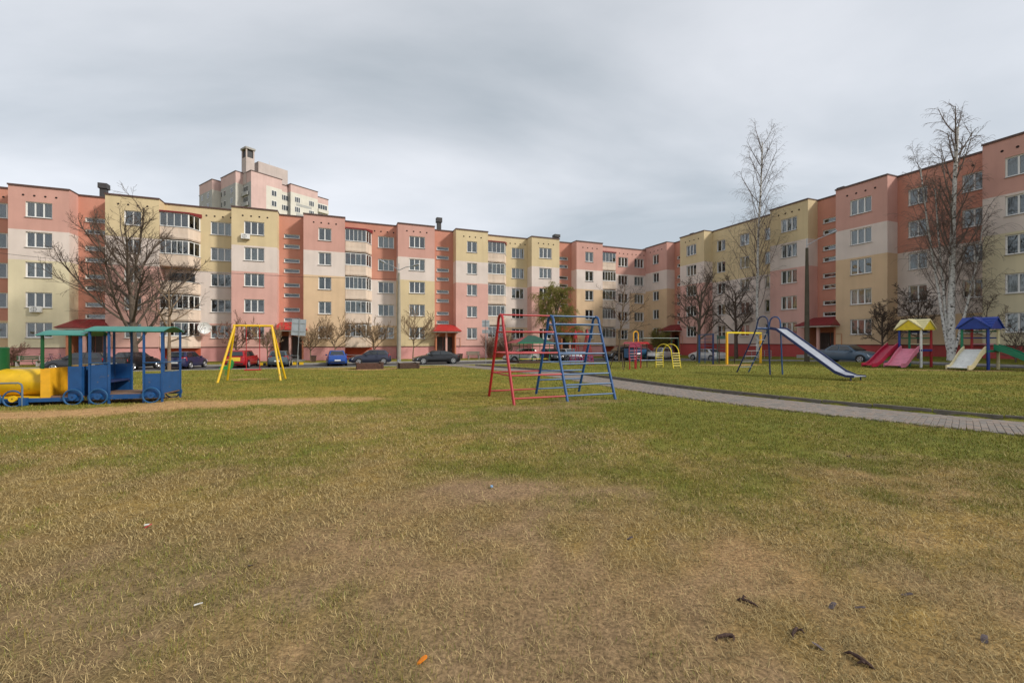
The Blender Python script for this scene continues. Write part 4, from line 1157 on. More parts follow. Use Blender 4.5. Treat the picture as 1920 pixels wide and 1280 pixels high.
# toy train
def train():
    # the shared axis runs close to the grid
    rot = math.atan2(.8, 3.0)-TH
    # wagon
    p = Vector((-11.12, 11.25)); a = p.x*CA+p.y*SA; b = -p.x*SA+p.y*CA
    t = thing('toy_train_wagon', 'blue toy train wagon with benches and a teal curved roof', 'toy train', a, b, 0, rot)
    Ln = 1.62; D = 1.0; hp = 1.93
    def post(x, y, h, m, par): MB().box(x-.022, x+.022, y-.022, y+.022, -.05, h).build('post', m, par)
    for x in (0, .42, 1.2, Ln):
        for y in (0, D): post(x, y, hp, BLUE, t)
    MB().box(0, Ln, .0, D, .2, .26).build('floor', FLOORW, t)
    MB().box(-.04, Ln+.04, -.03, .03, .12, .24).build('chassis_beam', BLUE, t); MB().box(-.04, Ln+.04, D-.03, D+.03, .12, .24).build('chassis_beam', BLUE, t)
    for x0, x1, h in ((0.03, .39, 1.02), (1.23, Ln-.03, .78)):
        for y in (-.012, D-.012): MB().box(x0, x1, y, y+.024, .22, h).build('side_panel', BLUE, t)
    MB().box(-.015, .015, .03, D-.03, .24, 1.02).build('end_panel', BLUE, t); MB().box(Ln-.015, Ln+.015, .03, D-.03, .24, .80).build('end_panel', BLUE, t)
    MB().box(.03, .40, .03, D-.03, .55, .6).build('bench', NAVY, t); MB().box(1.22, Ln-.02, .03, D-.03, .5, .55).build('bench', BLUE, t)
    MB().tube([(1.2, -.03, 1.08), (Ln+.03, -.03, 1.08), (Ln+.03, D, 1.08)], .015, 6).tube([(0, -.03, 1.08), (.42, -.03, 1.08)], .015, 6).build('hand_rail', BLUEL, t)
    def roof(x0, x1, w0, w1, z, par):
        mb = MB(); n = 8; pr = None
        for i in range(n+1):
            q = i/n; y = w0+(w1-w0)*q; zz = z+.14*math.sin(math.pi*q)
            if pr: mb.hexa([(x0, pr[0], pr[1]-.015), (x1, pr[0], pr[1]-.015), (x1, y, zz-.015), (x0, y, zz-.015), (x0, pr[0], pr[1]), (x1, pr[0], pr[1]), (x1, y, zz), (x0, y, zz)])
            pr = (y, zz)
        return mb.build('roof', TEAL, par, smooth=True)
    roof(-.1, Ln+.07, -.08, D+.08, hp, t)
    def wheel(x, y, par, hub, r=.2):
        w = MB().ring((0, 0, 0), (0, 1, 0), r, .02, 24, 6).build('wheel', BLUEL, par, loc=(x, y, r), smooth=True)
        h = MB().tube([(0, -.03, 0), (0, .03, 0)], .08, 14).build('hub', hub, w, smooth=True)
    for x in (.22, Ln-.22):
        for y in (-.07, D+.07): wheel(x, y, t, BLUE)
    for x in (.22, Ln-.22): MB().tube([(x, -.1, .2), (x, D+.1, .2)], .025, 6).build('axle', NAVY, t)
    # locomotive
    u = Vector((math.cos(rot+TH), math.sin(rot+TH)))
    p2 = p-u*3.35; a = p2.x*CA+p2.y*SA; b = -p2.x*SA+p2.y*CA
    t = thing('toy_train_engine', 'yellow boilered toy train engine with a green chimney and teal cab roof', 'toy train', a, b, 0, rot)
    Ll = 3.2; xc = 2.32
    MB().tube([(-.25, D/2, .58), (-.18, D/2, .58), (2.1, D/2, .58), (2.33, D/2, .58)], [.30, .355, .355, .355], 28).build('boiler', YELP, t, smooth=True)
    MB().tube([(1.02, D/2, .8), (1.02, D/2, 1.48), (1.02, D/2, 1.5)], [.27, .27, .25], 24).build('chimney', DGRN, t, smooth=True)
    MB().box(-.3, Ll, -.03, .03, .1, .2).build('chassis_beam', BLUE, t); MB().box(-.3, Ll, D-.03, D+.03, .1, .2).build('chassis_beam', BLUE, t)
    MB().box(-.25, 2.33, .0, D, .18, .23).build('footplate', YELP, t); MB().box(2.36, Ll, .0, D, .18, .22).build('floor', FLOORW, t)
    MB().hexa([(xc, -.015, .17), (xc+.2, -.015, .17), (xc+.2, .015, .17), (xc, .015, .17), (xc, -.015, .95), (xc+.2, -.015, .92), (xc+.2, .015, .92), (xc, .015, .95)]).build('side_panel', ORY, t)
    MB().box(xc, xc+.02, .02, D-.02, .2, .95).build('front_panel', ORY, t)
    for i in range(3):
        MB().box(xc+.05+i*.27, xc+.05+i*.27+.255, D-.012, D+.012, .2, .98).build('side_panel', ORY, t)
    MB().tube([(xc, D, .98), (Ll-.05, D, 1.03)], .014, 6).build('hand_rail', CREAMP, t)
    MB().box(Ll-.31, Ll-.02, -.012, .012, .2, 1.0).build('side_panel', BLUE, t)
    MB().box(Ll-.03, Ll-.005, .02, D-.02, .2, 1.0).build('end_panel', BLUE, t)
    for x, m in ((xc+.02, DGRN), (Ll-.06, BLUE)):
        for y in (.02, D-.02): MB().box(x-.025, x+.025, y-.025, y+.025, .2, 1.83).build('post', m, t)
    roof(xc-.07, Ll+.06, -.08, D+.08, 1.82, t)
    for x, h in ((.6, YELP), (1.36, BLUE), (1.8, YELP), (Ll-.17, BLUE)):
        for y in (-.07, D+.07): wheel(x, y, t, h)
        MB().tube([(x, -.1, .2), (x, D+.1, .2)], .025, 6).build('axle', NAVY, t)
    MB().tube([(-.2, -.09, .6), (1.92, -.09, .6), (1.98, -.09, .57), (2.0, -.09, .5), (2.0, -.09, -.05)], .02, 8).build('hand_rail', mat('grey blue paint', (.12, .17, .22), .5, .15, 6), t, smooth=True)
    MB().box(1.93, 2.07, -.1, .02, .03, .22).build('buffer', BLUE, t)
train()

# small playground pieces farther off
def arc_ladder(t, x0, x1, yb, yf, h, m, n=6, r=.022):
    pts = []
    for s in (x0, x1):
        P = [(s, yb, -.08), (s, yb-.0, h*.6)]
        for k in range(1, 8):
            q = math.pi*(1-k/8); P.append((s, (yb+yf)/2+(yb-yf)/2*-math.cos(q), h*.6+h*.4*math.sin(q)))
        P += [(s, yf, h*.55), (s, yf-.15, -.08)]
        MB().tube(P, r, 7).build('rail', m, t, smooth=True); pts.append(P)
    for k in range(n):
        z = .15+k*h*.6/n
        MB().tube([(x0, yf-.12*(1-z/h), z), (x1, yf-.12*(1-z/h), z)], r*.8, 6).build('rung', m, t)
        MB().tube([(x0, yb, z), (x1, yb, z)], r*.8, 6).build('rung', m, t)
def arch_panel(t, x0, w, y, h, m, th=.05):
    n = 10; poly = [(x0, .45), (x0+w, .45)]
    for k in range(n+1):
        q = math.pi*k/n; poly.append((x0+w/2+w/2*math.cos(q), h-w/2+w/2*math.sin(q)))
    MB().tube([(x, y, z) for x, z in poly[1:]]+[(x0, y, .45)], .028, 7).build('arch', m, t, smooth=True)
    MB().prism([(x0+w/2+(x-x0-w/2)*.88, z) for x, z in poly if z > h-w*.75], y-.012, y+.012).build('arch_panel', m, t)
    for k in range(4): MB().tube([(x0, y, .5+k*.14), (x0+w, y, .5+k*.14)], .016, 6).build('rung', m, t)
    for x in (x0+.03, x0+w-.03): MB().tube([(x, y, -.08), (x, y, .6)], .025, 6).build('leg', REDP, t)
def climber():
    a, b = G(1183, 692)
    t = thing('multi_climber', 'low many-coloured climber with red arch panels and a yellow arched ladder', 'climbing frame', a, b)
    arch_panel(t, -.1, .42, 0, 1.3, MAG); arch_panel(t, .55, .4, .5, 1.3, MAG)
    MB().tube([(.2, 0, .75), (.2, .5, .75), (.9, .5, .75)], .02, 6).build('cross_bar', STEEL, t)
    # blue tub seat between the panels, under a little red canopy with a hoop
    n = 12; mb = MB(); pr = None
    for i in range(n+1):
        q = math.pi*(i/n); yy = 1.55-.45*math.cos(q); zz = .95-.38*math.sin(q)
        if pr: mb.hexa([(1.0, pr[0], pr[1]-.04), (1.75, pr[0], pr[1]-.04), (1.75, yy, zz-.04), (1.0, yy, zz-.04), (1.0, pr[0], pr[1]), (1.75, pr[0], pr[1]), (1.75, yy, zz), (1.0, yy, zz)])
        pr = (yy, zz)
    mb.build('tub_seat', BLUEL, t)
    MB().box(.97, 1.0, 1.1, 2.0, .5, 1.0).box(1.75, 1.78, 1.1, 2.0, .5, 1.0).build('side_panel', BLUEL, t)
    MB().prism([(.9, 1.25), (1.9, 1.25), (1.75, 1.36), (1.05, 1.36)], 1.05, 2.05).build('canopy', REDP, t)
    for x in (1.0, 1.75):
        for y in (1.1, 2.0): MB().tube([(x, y, -.08), (x, y, 1.26)], .022, 6).build('leg', BROWNP, t)
    hp = [(1.2, 1.5, 1.36), (1.2, 1.5, 1.75)]+[(1.35-.15*math.cos(math.pi*k/6), 1.5, 1.78+.15*math.sin(math.pi*k/6)) for k in range(7)]+[(1.5, 1.5, 1.36)]
    MB().tube(hp, .03, 7).build('hoop', ORY, t, smooth=True)
    MB().tube([(.4, .6, .4), (2.3, .6, .4)], .025, 6).build('cross_bar', BLUE, t)
    MB().tube([(-.5, -.1, -.08), (-.35, .2, .8), (-.35, .8, .8), (-.5, 1.1, -.08)], .022, 6).build('hand_rail', BROWNP, t)
    arc_ladder(t, 2.15, 2.6, .9, -.3, 1.25, YELPL)
    t.scale = (1.2, 1.1, 1.12)
    return t
climber()
def bar_frame():
    a, b = G(1232, 683)
    t = thing('horizontal_bars', 'long dark monkey bar frame standing behind the many-coloured climber', 'climbing frame', a-1.6, b)
    for x in (0, 3.3):
        for y in (-.35, .35): MB().tube([(x-.15 if x == 0 else x+.1, y, -.08), (x, y, 1.98)], .03, 7).build('post', BROWNP if x == 0 else DKGRN, t)
    for y in (-.35, .35): MB().tube([(0, y, 1.98), (3.3, y, 1.98)], .028, 7).build('beam', DKGRN, t)
    for k in range(9): MB().tube([(.2+k*.36, -.35, 1.98), (.2+k*.36, .35, 1.98)], .018, 6).build('rung', DKGRN, t)
bar_frame()
def wall_bars():
    a, b = G(1311, 680.5); a2, b2 = G(1337, 683)
    t = thing('wall_bars', 'blue wall bars with tall square posts beside the yellow pull-up frame', 'climbing frame', a, b, None, math.atan2(b2-b, a2-a))
    Ln = math.hypot(a2-a, b2-b); h = 2.28
    for x in (0, Ln): MB().box(x-.05, x+.05, -.05, .05, -.1, h).build('post', NAVY if x else BLUE, t)
    MB().tube([(Ln*.45, 0, -.08), (Ln*.45, 0, h)], .02, 6).build('post', BLUE, t)
    for k in range(8): MB().tube([(0, 0, .35+k*.27), (Ln, 0, .35+k*.27)], .017, 6).build('rung', BLUEL, t)
    MB().box(-.05, Ln+.05, -.03, .03, h, h+.05).build('beam', BLUEL, t)
wall_bars()
def green_ladder():
    a, b = G(1345, 680); 
    t = thing('gym_ladder', 'dark green upright gym ladder between blue wall bars and yellow frame', 'climbing frame', a, b, None, R(-20))
    for x in (0, .72): MB().tube([(x, 0, -.1), (x, 0, 2.3)], .03, 7).build('post', DKGRN, t)
    for k in range(8): MB().tube([(0, 0, .3+k*.27), (.72, 0, .3+k*.27)], .015, 6).build('rung', DKGRN, t)
    MB().box(0, .72, -.01, .01, 1.95, 2.2).build('panel', DKGRN, t)
green_ladder()
def goal():
    a, b = G(1363, 683); a2, b2 = G(1426, 681)
    t = thing('pull_up_frame', 'orange yellow square pull-up frame on a sandy patch', 'pull-up frame', a, b, None, math.atan2(b2-b, a2-a))
    Ln = math.hypot(a2-a, b2-b); h = 2.2
    for x in (0, Ln): MB().box(x-.06, x+.06, -.06, .06, -.1, h).build('post', ORY, t)
    MB().box(-.06, Ln+.06, -.06, .06, h, h+.11).build('beam', YELPL, t)
    for x in (.35, Ln*.55): MB().tube([(x, .9, -.1), (x, .9, 2.35)], .04, 7).build('post', BROWNP, t)
    MB().tube([(.35, .9, 2.3), (Ln*.55, .9, 2.3)], .03, 7).build('beam', BROWNP, t)
goal()
def rockets():
    for i, px in enumerate((1079, 1101)):
        a, b = G(px, 684.5)
        t = thing('rocket_climber', 'red rocket shaped climber with purple ring base by the pale silver saloon', 'climbing frame', a, b, None, .3*i, 'pair of red rocket climbers')
        MB().tube([(0, 0, 2.05), (0, 0, 2.3), (0, 0, 2.75)], [.16, .13, .02], 10).build('nose_cone', REDP, t)
        for k in range(6):
            q = k*math.pi/3; c_, s_ = math.cos(q), math.sin(q)
            MB().tube([(.5*c_, .5*s_, -.05), (.34*c_, .34*s_, .9), (.14*c_, .14*s_, 2.07)], .025, 6).build('rod', REDP, t)
            MB().tube([(.44*c_, .44*s_, .35), (.44*math.cos(q+.52), .44*math.sin(q+.52), .62), (.40*math.cos(q+1.05), .40*math.sin(q+1.05), .35)], .03, 5).build('lattice', PURP, t)
        for z, r_ in ((.35, .46), (.65, .41), (1.3, .265)): MB().ring((0, 0, z), (0, 0, 1), r_, .03 if z < 1 else .02, 18, 5).build('ring', PURP if z < 1 else REDP, t)
rockets()
def shelter():
    a, b = G(985, 681)
    t = thing('sand_shelter', 'sand play shelter with a red and green hipped roof on thin green posts', 'shelter', a, b)
    x0, x1, y0, y1, h = -.8, 2.9, -.2, 2.4, 2.2
    for x in (x0+.1, x0+1.6, x1-.1):
        for y in (y0+.1, y1-.1): MB().tube([(x, y, -.1), (x, y, h)], .035, 7).build('post', DGRN if x < 0 else GREENM if False else GRNP, t)
    e = .3; zr = h+.75; xm = (x0+x1)/2; ym = (y0+y1)/2
    A, B, C, D = (x0-e, y0-e, h-.05), (x1+e, y0-e, h-.05), (x1+e, y1+e, h-.05), (x0-e, y1+e, h-.05)
    E, F = (x0+1.6, ym, zr), (x1-1.3, ym, zr)
    ro = MB().add([A, D, E], [(0, 1, 2)], 0).add([A, B, F, E], [(0, 1, 2, 3)], 1).add([C, D, E, F], [(0, 1, 2, 3)], 0).add([B, C, F], [(0, 1, 2)], 1).add([A, B, C, D], [(3, 2, 1, 0)], 2).build('roof', [mat('faded red roof', (.34, .06, .07), .6, .2, 3), mat('dark green roof', (.02, .075, .05), .6, .2, 3), BROWNP], t)
    MB().box(x0-e, x1+e, y0-e-.03, y0-e, h-.1, h+.01).build('fascia', GRNP, ro)
    MB().box(x0+.2, x1-.2, y0+.3, y0+.65, .42, .47).build('bench', YELPL, t)
    for x in (x0+.5, x1-.5): MB().box(x-.04, x+.04, y0+.35, y0+.6, -.05, .42).build('bench_leg', DGRN, t)
    MB().box(x0, x1, y0+.0, y0+.06, -.1, .28).box(x0, x1, y1-.06, y1, -.1, .28).box(x0, x0+.06, y0+.06, y1-.06, -.1, .28).box(x1-.06, x1, y0+.06, y1-.06, -.1, .28).build('sand_frame', OLD, t)
shelter()
def sandbox(px0, px1, v, label, m, name='sandbox'):
    a0, b0 = G(px0, v); a1, b1 = G(px1, v)
    t = thing(name, label, 'sandbox', a0, (b0+b1)/2, None)
    w = a1-a0; d = min(2.0, w*.95)
    for k in range(2):
        z = -.05+k*.23
        for (x0, x1, y0, y1) in ((0, w, -.05, 0), (0, w, d, d+.05), (-.05, 0, -.05, d+.05), (w, w+.05, -.05, d+.05)): MB().box(x0, x1, y0, y1, z, z+.215).build('plank', m, t, bevel=.01)
    for x in (0, w):
        for y in (0, d): MB().box(x-.07, x+.07, y-.07, y+.07, -.1, .44).build('corner_post', m, t)
    MB().box(0, w, 0, d, .1, .2).build('sand', mat('sand fill', (.40, .28, .16), .95, .2, 6), t)
    for x in (0, w): MB().box(x-.14, x+.14, -.04, d+.04, .442, .475).build('seat_board', OLD if m is RUSTW else mat('grey board', (.30, .28, .25), .9, .2, 6), t)
sandbox(670, 719, 692, 'low red brown timber sandbox in front of the navy hatchback', RUSTW)
sandbox(750, 787, 691, 'low dark timber sandbox at the foot of the lamp post', OLD)
def spring_rider():
    a, b = G(424, 703)
    t = thing('spring_rider', 'small green rocking toy behind the yellow swing frame', 'rocking toy', a, b)
    pts = [(.1*math.cos(k*.9), .1*math.sin(k*.9), -.03+k*.018) for k in range(24)]
    MB().tube(pts, .02, 6).build('spring', GREENM, t)
    poly = [(-.45, .55), (-.3, .42), (.3, .42), (.42, .6), (.5, .95), (.4, 1.15), (.2, 1.2), (.12, .95), (.1, .72), (-.25, .7)]
    for y in (-.14, .10): MB().prism(poly, y, y+.04).build('side_board', GREENM, t)
    MB().box(-.25, .1, -.1, .1, .68, .74).build('seat', YELPL, t)
    MB().tube([(.22, -.28, .98), (.22, .28, .98)], .02, 6).build('handle', WHITEP, t)
    t.scale = (.75, .75, .75)
spring_rider()

# ------------------------------------------------------------------ street furniture
def lamp(px, v, label, h, arms, k=1, m=None):
    a, b = G(px, v)
    t = thing('street_lamp', label, 'street lamp', a, b)
    MB().tube([(0, 0, -.3), (0, 0, h*.55), (0, 0, h)], [.17*k, .14*k, .09*k], 12).build('pole', m or CONCPOLE, t, smooth=True)
    MB().tube([(0, 0, h-.3), (0, 0, h+.75)], .035, 8).build('bracket', STEEL, t)
    for (dx, dy, dz) in arms:
        A = Vector((0, 0, h+.2)); B = Vector((dx, dy, h+.2+dz))
        o = MB().tube([A, A.lerp(B, .5)+Vector((0, 0, .08)), B], .03, 7).build('arm', STEEL, t)
        d = (B-A).normalized()
        MB().tube([B, B+d*.15, B+d*.5, B+d*.55], [.04, .085, .07, .02], 8).build('lamp_head', STEEL, o, smooth=True)
    MB().box(-.12*k, .12*k, -.19*k, -.12*k, h*.05, h*.09).build('hatch', STEEL, t)
lamp(748, 690, 'tall pale concrete lamp post with two arms beside the sandboxes', 7.5, ((1.0, -.3, .35), (-1.0, .3, .55)))
lamp(1513, 678, 'tall concrete lamp post in backlit dark tone with one arm beside the steel blue saloon', 9.3, ((1.5, -.9, .9),), 1.15, mat('backlit dark pole', (.10, .085, .06), .9, .2, 2, bump=.3, bscale=20, streak=.2))  # concrete pole; its backlit shade is put into the darker base colour

def sign(px, v, label, plates, h, tilt=0):
    a, b = G(px, v)
    t = thing('road_sign', label, 'road sign', a, b); t.rotation_euler = (0, tilt, TH-R(14))
    MB().tube([(0, 0, -.2), (0, 0, h)], .03, 8).build('pole', STEEL, t)
    for (x0, x1, z0, z1) in plates:
        o = MB().box(x0, x1, .03, .045, z0, z1).build('plate', SIGNB, t)
        for z in (z0+(z1-z0)*.25, z0+(z1-z0)*.75): MB().box(x0+.05, x1-.05, -.0, .03, z-.02, z+.02).build('back_rail', STEEL, o)
sign(557, 691, 'large grey rectangular road sign seen from behind, leaning on its pole', [(-.62, .5, 2.75, 4.1)], 4.15, R(3))
sign(911, 682, 'two small stacked road signs seen from behind by the shrubs', [(-.38, .38, 3.8, 4.5), (-.38, .38, 3.15, 3.5)], 4.55)

def bench(px, v, label, rot=0):
    a, b = G(px, v)
    t = thing('park_bench', label, 'bench', a, b, None, rot, 'green benches on the verge')
    for y in (-.22, -.08, .06): MB().box(-.85, .85, y, y+.12, .43, .47).build('seat_slat', DGRN, t)
    for z in (.6, .78): MB().hexa([(-.85, .24, z), (.85, .24, z), (.85, .27, z), (-.85, .27, z), (-.85, .28, z+.11), (.85, .28, z+.11), (.85, .31, z+.11), (-.85, .31, z+.11)]).build('back_slat', DGRN, t)
    for x in (-.65, .65): MB().hexa([(x-.04, -.2, -.05), (x+.04, -.2, -.05), (x+.04, .22, -.05), (x-.04, .22, -.05), (x-.04, -.2, .43), (x+.04, -.2, .43), (x+.04, .2, .43), (x-.04, .2, .43)]).box(x-.025, x+.025, .2, .24, .43, .9).build('leg', CONC, t)
def on_line(px, b): a, b = ray_b(px, b); return a, b
def bench_at(a, b, label, rot):
    t0 = G
    globals()['G'] = lambda *_: (a, b)
    bench(0, 0, label, rot); globals()['G'] = t0
bench_at(*ray_b(52, 49.6), 'green slatted bench on the verge behind the toy train engine', 0)
bench_at(*ray_b(888, 50.4), 'green slatted bench on the verge beside the red canopied entrance and stacked road signs', 0)

def bicycle(px, b, label, rot):
    a, b = ray_b(px, b)
    t = thing('bicycle', label, 'bicycle', a, b, None, rot, 'bicycles leaning by the plinth')
    for x in (-.52, .52):
        w = MB().ring((0, 0, 0), (0, 1, 0), .33, .02, 24, 5).build('wheel', BLACK, t, loc=(x, 0, .345))
        sp = MB()
        for k in range(8): q = k*math.pi/4; sp.tube([(0, 0, 0), (.32*math.cos(q), 0, .32*math.sin(q))], .004, 3)
        sp.build('spokes', STEEL, w)
    fr = MB().tube([(-.52, 0, .345), (-.05, 0, .32), (.36, 0, .82), (-.2, 0, .85), (-.05, 0, .32)], .017, 6).tube([(-.52, 0, .345), (-.2, 0, .85), (-.24, 0, .98)], .013, 6).tube([(.36, 0, .82), (.52, 0, .345)], .015, 6).tube([(.36, 0, .8), (.33, 0, 1.0)], .015, 6)
    fr.build('frame', NAVY, t)
    MB().hexa([(-.38, -.07, .97), (-.1, -.02, .97), (-.1, .02, .97), (-.38, .07, .97), (-.38, -.06, 1.02), (-.1, -.02, 1.01), (-.1, .02, 1.01), (-.38, .06, 1.02)]).build('saddle', BLACK, t)
    MB().tube([(.22, -.28, 1.02), (.33, -.1, 1.03), (.33, .1, 1.03), (.22, .28, 1.02)], .013, 6).build('handlebar', STEEL, t)
bicycle(84, 51.6, 'dark bicycle leaning against the pink plinth beside the bench', 0)
bicycle(103, 51.2, 'dark bicycle with tall handlebar beside the charcoal hatchback', R(8))

def low_fence(px0, px1, b, label):
    a0 = ray_b(px0, b)[0]; a1 = ray_b(px1, b)[0]
    t = thing('low_fence', label, 'fence', a0, b, None)
    n = max(2, int((a1-a0)/1.6)); d = (a1-a0)/n
    for i in range(n+1): MB().tube([(i*d, 0, -.1), (i*d, 0, .72)], .025, 6).build('post', STEEL, t)
    for z in (.4, .7): MB().tube([(0, 0, z), (a1-a0, 0, z)], .018, 6).build('rail', STEEL, t)
low_fence(648, 712, 49.2, 'low grey tube fence before the red wall under balconies')
low_fence(520, 560, 48.8, 'low grey tube fence by the entrance step behind the leaning road sign')
def low_fence_r(px0, px1, a, label):
    b0 = ray_a(px0, a)[1]; b1 = ray_a(px1, a)[1]
    t = thing('low_fence', label, 'fence', a, b0, None, -H90); z1 = gz(a, b1)-gz(a, b0)
    n = 4; d = (b0-b1)/n
    for i in range(n+1): MB().tube([(i*d, 0, -.1+z1*i/n), (i*d, 0, .85+z1*i/n)], .025, 6).build('post', STEEL, t)
    for z in (.35, .6, .85): MB().tube([(0, 0, z), (b0-b1, 0, z+z1)], .018, 6).build('rail', STEEL, t)
low_fence_r(1398, 1446, 42.2, 'low three-rail tube fence before the shaded right block')
for px, bq in ((497, 47.4), (559, 47.4)):
    a, b = ray_b(px, bq)
    t = thing('yellow_kerb_block', 'short yellow painted kerb block at the red canopied entrance', 'kerb block', a, b-.25, float(base_z(b)), 0, 'yellow kerb blocks at the entrance')
    MB().box(-.5, .5, -.09, .09, -.1, .24).build('block', YELP, t, bevel=.02); MB().box(-.12, .12, -.092, .092, -.1, .242).build('stripe', DARKP, t)
for px, bq, lab in ((588, 49.4, 'dark litter bin beside the leaning road sign'), (863, 50.6, 'dark litter bin beside the entrance nearest the black coupe')):
    a, b = ray_b(px, bq); t = thing('litter_bin', lab, 'litter bin', a, b, None, 0, 'dark litter bins at the entrances')
    MB().hexa([(-.2, -.2, 0), (.2, -.2, 0), (.2, .2, 0), (-.2, .2, 0), (-.26, -.26, .62), (.26, -.26, .62), (.26, .26, .62), (-.26, .26, .62)]).build('bucket', OLD, t)
    MB().box(-.29, .29, -.29, .29, .62, .66).build('rim', DARKP, t)
# overhead cable from the far left to the pale lamp post
ap, bp_ = G(748, 690); P1 = W(ap, bp_, gz(ap, bp_)+7.0); P0 = W(-34, 45, 9.5)
cb = []
for i in range(25):
    q = i/24; p = P0.lerp(P1, q); p.z -= .8*4*q*(1-q); cb.append(p)
tag(MB().tube(cb, .012, 4).build('overhead_cable', DARKP), 'thin dark overhead cable strung to the pale lamp post', 'cable')

# ------------------------------------------------------------------ trees and shrubs
def bark(name, c, **k): return mat(name, c, .95, .3, 6, bump=.5, bscale=25, **k)
BARK = bark('grey brown bark', (.13, .10, .075)); TWIG = bark('dark twig', (.10, .072, .055)); PALEB = bark('pale pruned bark', (.22, .155, .10)); PTWIG = bark('ochre twig', (.27, .185, .11)); REDT = bark('reddish twig', (.20, .105, .075))
BIRCH = mat('birch bark', (.62, .60, .56), .85, .15, 5, dirt=((.05, .045, .04), 6.5, .53)); BTWIG = bark('birch twig', (.16, .125, .105))
LEAF = mat('young willow leaf', (.20, .19, .03), .7, .3, 2)
def grow(mbs, r, p, d, ln, rad, lev, P):
    """one branch and its children; P holds per-level lists"""
    n = P['seg'][lev]; pts = [p]; rs = [rad]; q = p.copy(); dd = d.normalized(); dirs = [dd]
    tip = rad*(.35 if lev < P['max'] else .5)
    for i in range(n):
        j = Vector((r.uniform(-1, 1), r.uniform(-1, 1), r.uniform(-1, 1)))*P['wob'][lev]
        dd = (dd+j+Vector((0, 0, P['up'][lev]))).normalized()
        q = q+dd*ln/n; pts.append(q.copy()); dirs.append(dd)
        rs.append(max(P['rmin'], rad+(tip-rad)*(i+1)/n))
    mbs[0 if lev < P['trunk'] else 1].tube(pts, rs, P['sides'][lev], 0, cap=lev == 0)
    if lev >= P['max']: 
        if P.get('leaf'): P['leaf'](r, pts)
        return
    k = P['kids'][lev]; k = max(1, int(round(k*r.uniform(.8, 1.2))))
    for c in range(k):
        t = P['from'][lev]+(1-P['from'][lev])*((c+r.random())/k)
        f = t*n; i = min(n-1, int(f)); base = pts[i].lerp(pts[i+1], f-i); bd = dirs[i+1]
        an = r.uniform(*P['ang'][lev])
        ax = bd.cross(Vector((r.uniform(-1, 1), r.uniform(-1, 1), r.uniform(-1, 1))))
        if ax.length < 1e-3: ax = Vector((1, 0, 0))
        if lev == 0:          # spread limbs evenly round the trunk
            az = c*2.4+r.uniform(-.5, .5); hd = Vector((math.cos(az), math.sin(az), 0))
            nd = (bd*math.cos(an)+hd*math.sin(an)).normalized()
        else: nd = Matrix.Rotation(an, 3, ax.normalized()) @ bd
        cl = ln*P['len'][lev]*r.uniform(.7, 1.15)*(1-P['taper'][lev]*t)
        cr = max(P['rmin'], min(rs[i]*.75, rad*P['rad'][lev]*r.uniform(.8, 1.1)))
        grow(mbs, r, base, nd, cl, cr, lev+1, P)
def tree(name, label, a, b, height, rad, P, seed, mats=(BARK, TWIG), lean=(0, 0), group=None, cat='tree', leafm=None, stems=None):
    r = random.Random(seed)
    t = thing(name, label, cat, a, b, None, 0, group); t.rotation_euler = (0, 0, 0)
    mbs = [MB(), MB()]; lf = MB()
    P = dict(P)
    if leafm:
        def leaf(r, pts):
            for p in pts[1:]:
                for _ in range(P.get('nleaf', 3)):
                    c = p+Vector((r.uniform(-.12, .12), r.uniform(-.12, .12), r.uniform(-.15, .1))); u = Vector((r.uniform(-1, 1), r.uniform(-1, 1), r.uniform(-.3, .3))).normalized(); s = r.uniform(.04, .075)
                    dn = Vector((r.uniform(-.3, .3), r.uniform(-.3, .3), -1)).normalized()
                    lf.add([c-u*s*.4, c+dn*s*1.2, c+u*s*.4, c-dn*s*.8], [(0, 1, 2, 3)])
        P['leaf'] = leaf
    for (dx, dy, k) in (stems or ((lean[0], lean[1], 1),)):
        grow(mbs, r, Vector((dx*(.25 if cat == 'shrub' else .0), dy*.25, -.15)), Vector((dx, dy, 1)), height*k, rad*(k if stems and cat == 'shrub' else 1 if k == 1 else .42), 0, P)
    mbs[0].build('trunk', mats[0], t, smooth=True)
    mbs[1].build('crown', mats[1], t)
    if leafm and lf.v: lf.build('foliage', leafm, t)
    return t
OAK = dict(max=4, trunk=2, seg=[6, 7, 6, 4, 3], wob=[.04, .10, .16, .2, .25], up=[.05, .10, .07, .03, .02], rmin=.010, sides=[10, 7, 5, 3, 3], kids=[13, 8, 7, 4], ang=[(.5, 1.15), (.45, .95), (.4, .9), (.4, .9)], len=[.78, .52, .5, .55], taper=[.35, .35, .3, .2], rad=[.50, .42, .4, .5])
OAK['from'] = [.22, .25, .2, .2]
ROUND = dict(OAK); ROUND.update(kids=[11, 8, 6, 4], len=[.55, .55, .5, .5], ang=[(.5, 1.1), (.5, 1.0), (.5, 1.0), (.5, 1.0)], up=[.05, .06, .05, .04, .03]); ROUND['from'] = [.3, .2, .2, .2]
PRUNE = dict(OAK); PRUNE.update(max=3, kids=[9, 10, 8], seg=[3, 6, 5, 3], wob=[.06, .14, .22, .2], up=[.1, .10, .16, .18], len=[1.15, .5, .36], ang=[(.6, 1.2), (.5, 1.1), (.4, 1.0)], rmin=.017, rad=[.6, .5, .5], taper=[.1, .2, .1], sides=[8, 6, 4, 3]); PRUNE['from'] = [.55, .25, .3]
BIR = dict(OAK); BIR.update(max=3, trunk=1, seg=[12, 7, 6, 5], wob=[.025, .07, .15, .15], up=[.03, .10, -.05, -.30], len=[.30, .50, .45], kids=[40, 11, 7], ang=[(.35, .75), (.35, .8), (.3, .8)], rmin=.006, rad=[.24, .36, .5], taper=[.62, .3, .2], sides=[10, 5, 3, 3]); BIR['from'] = [.22, .2, .2]
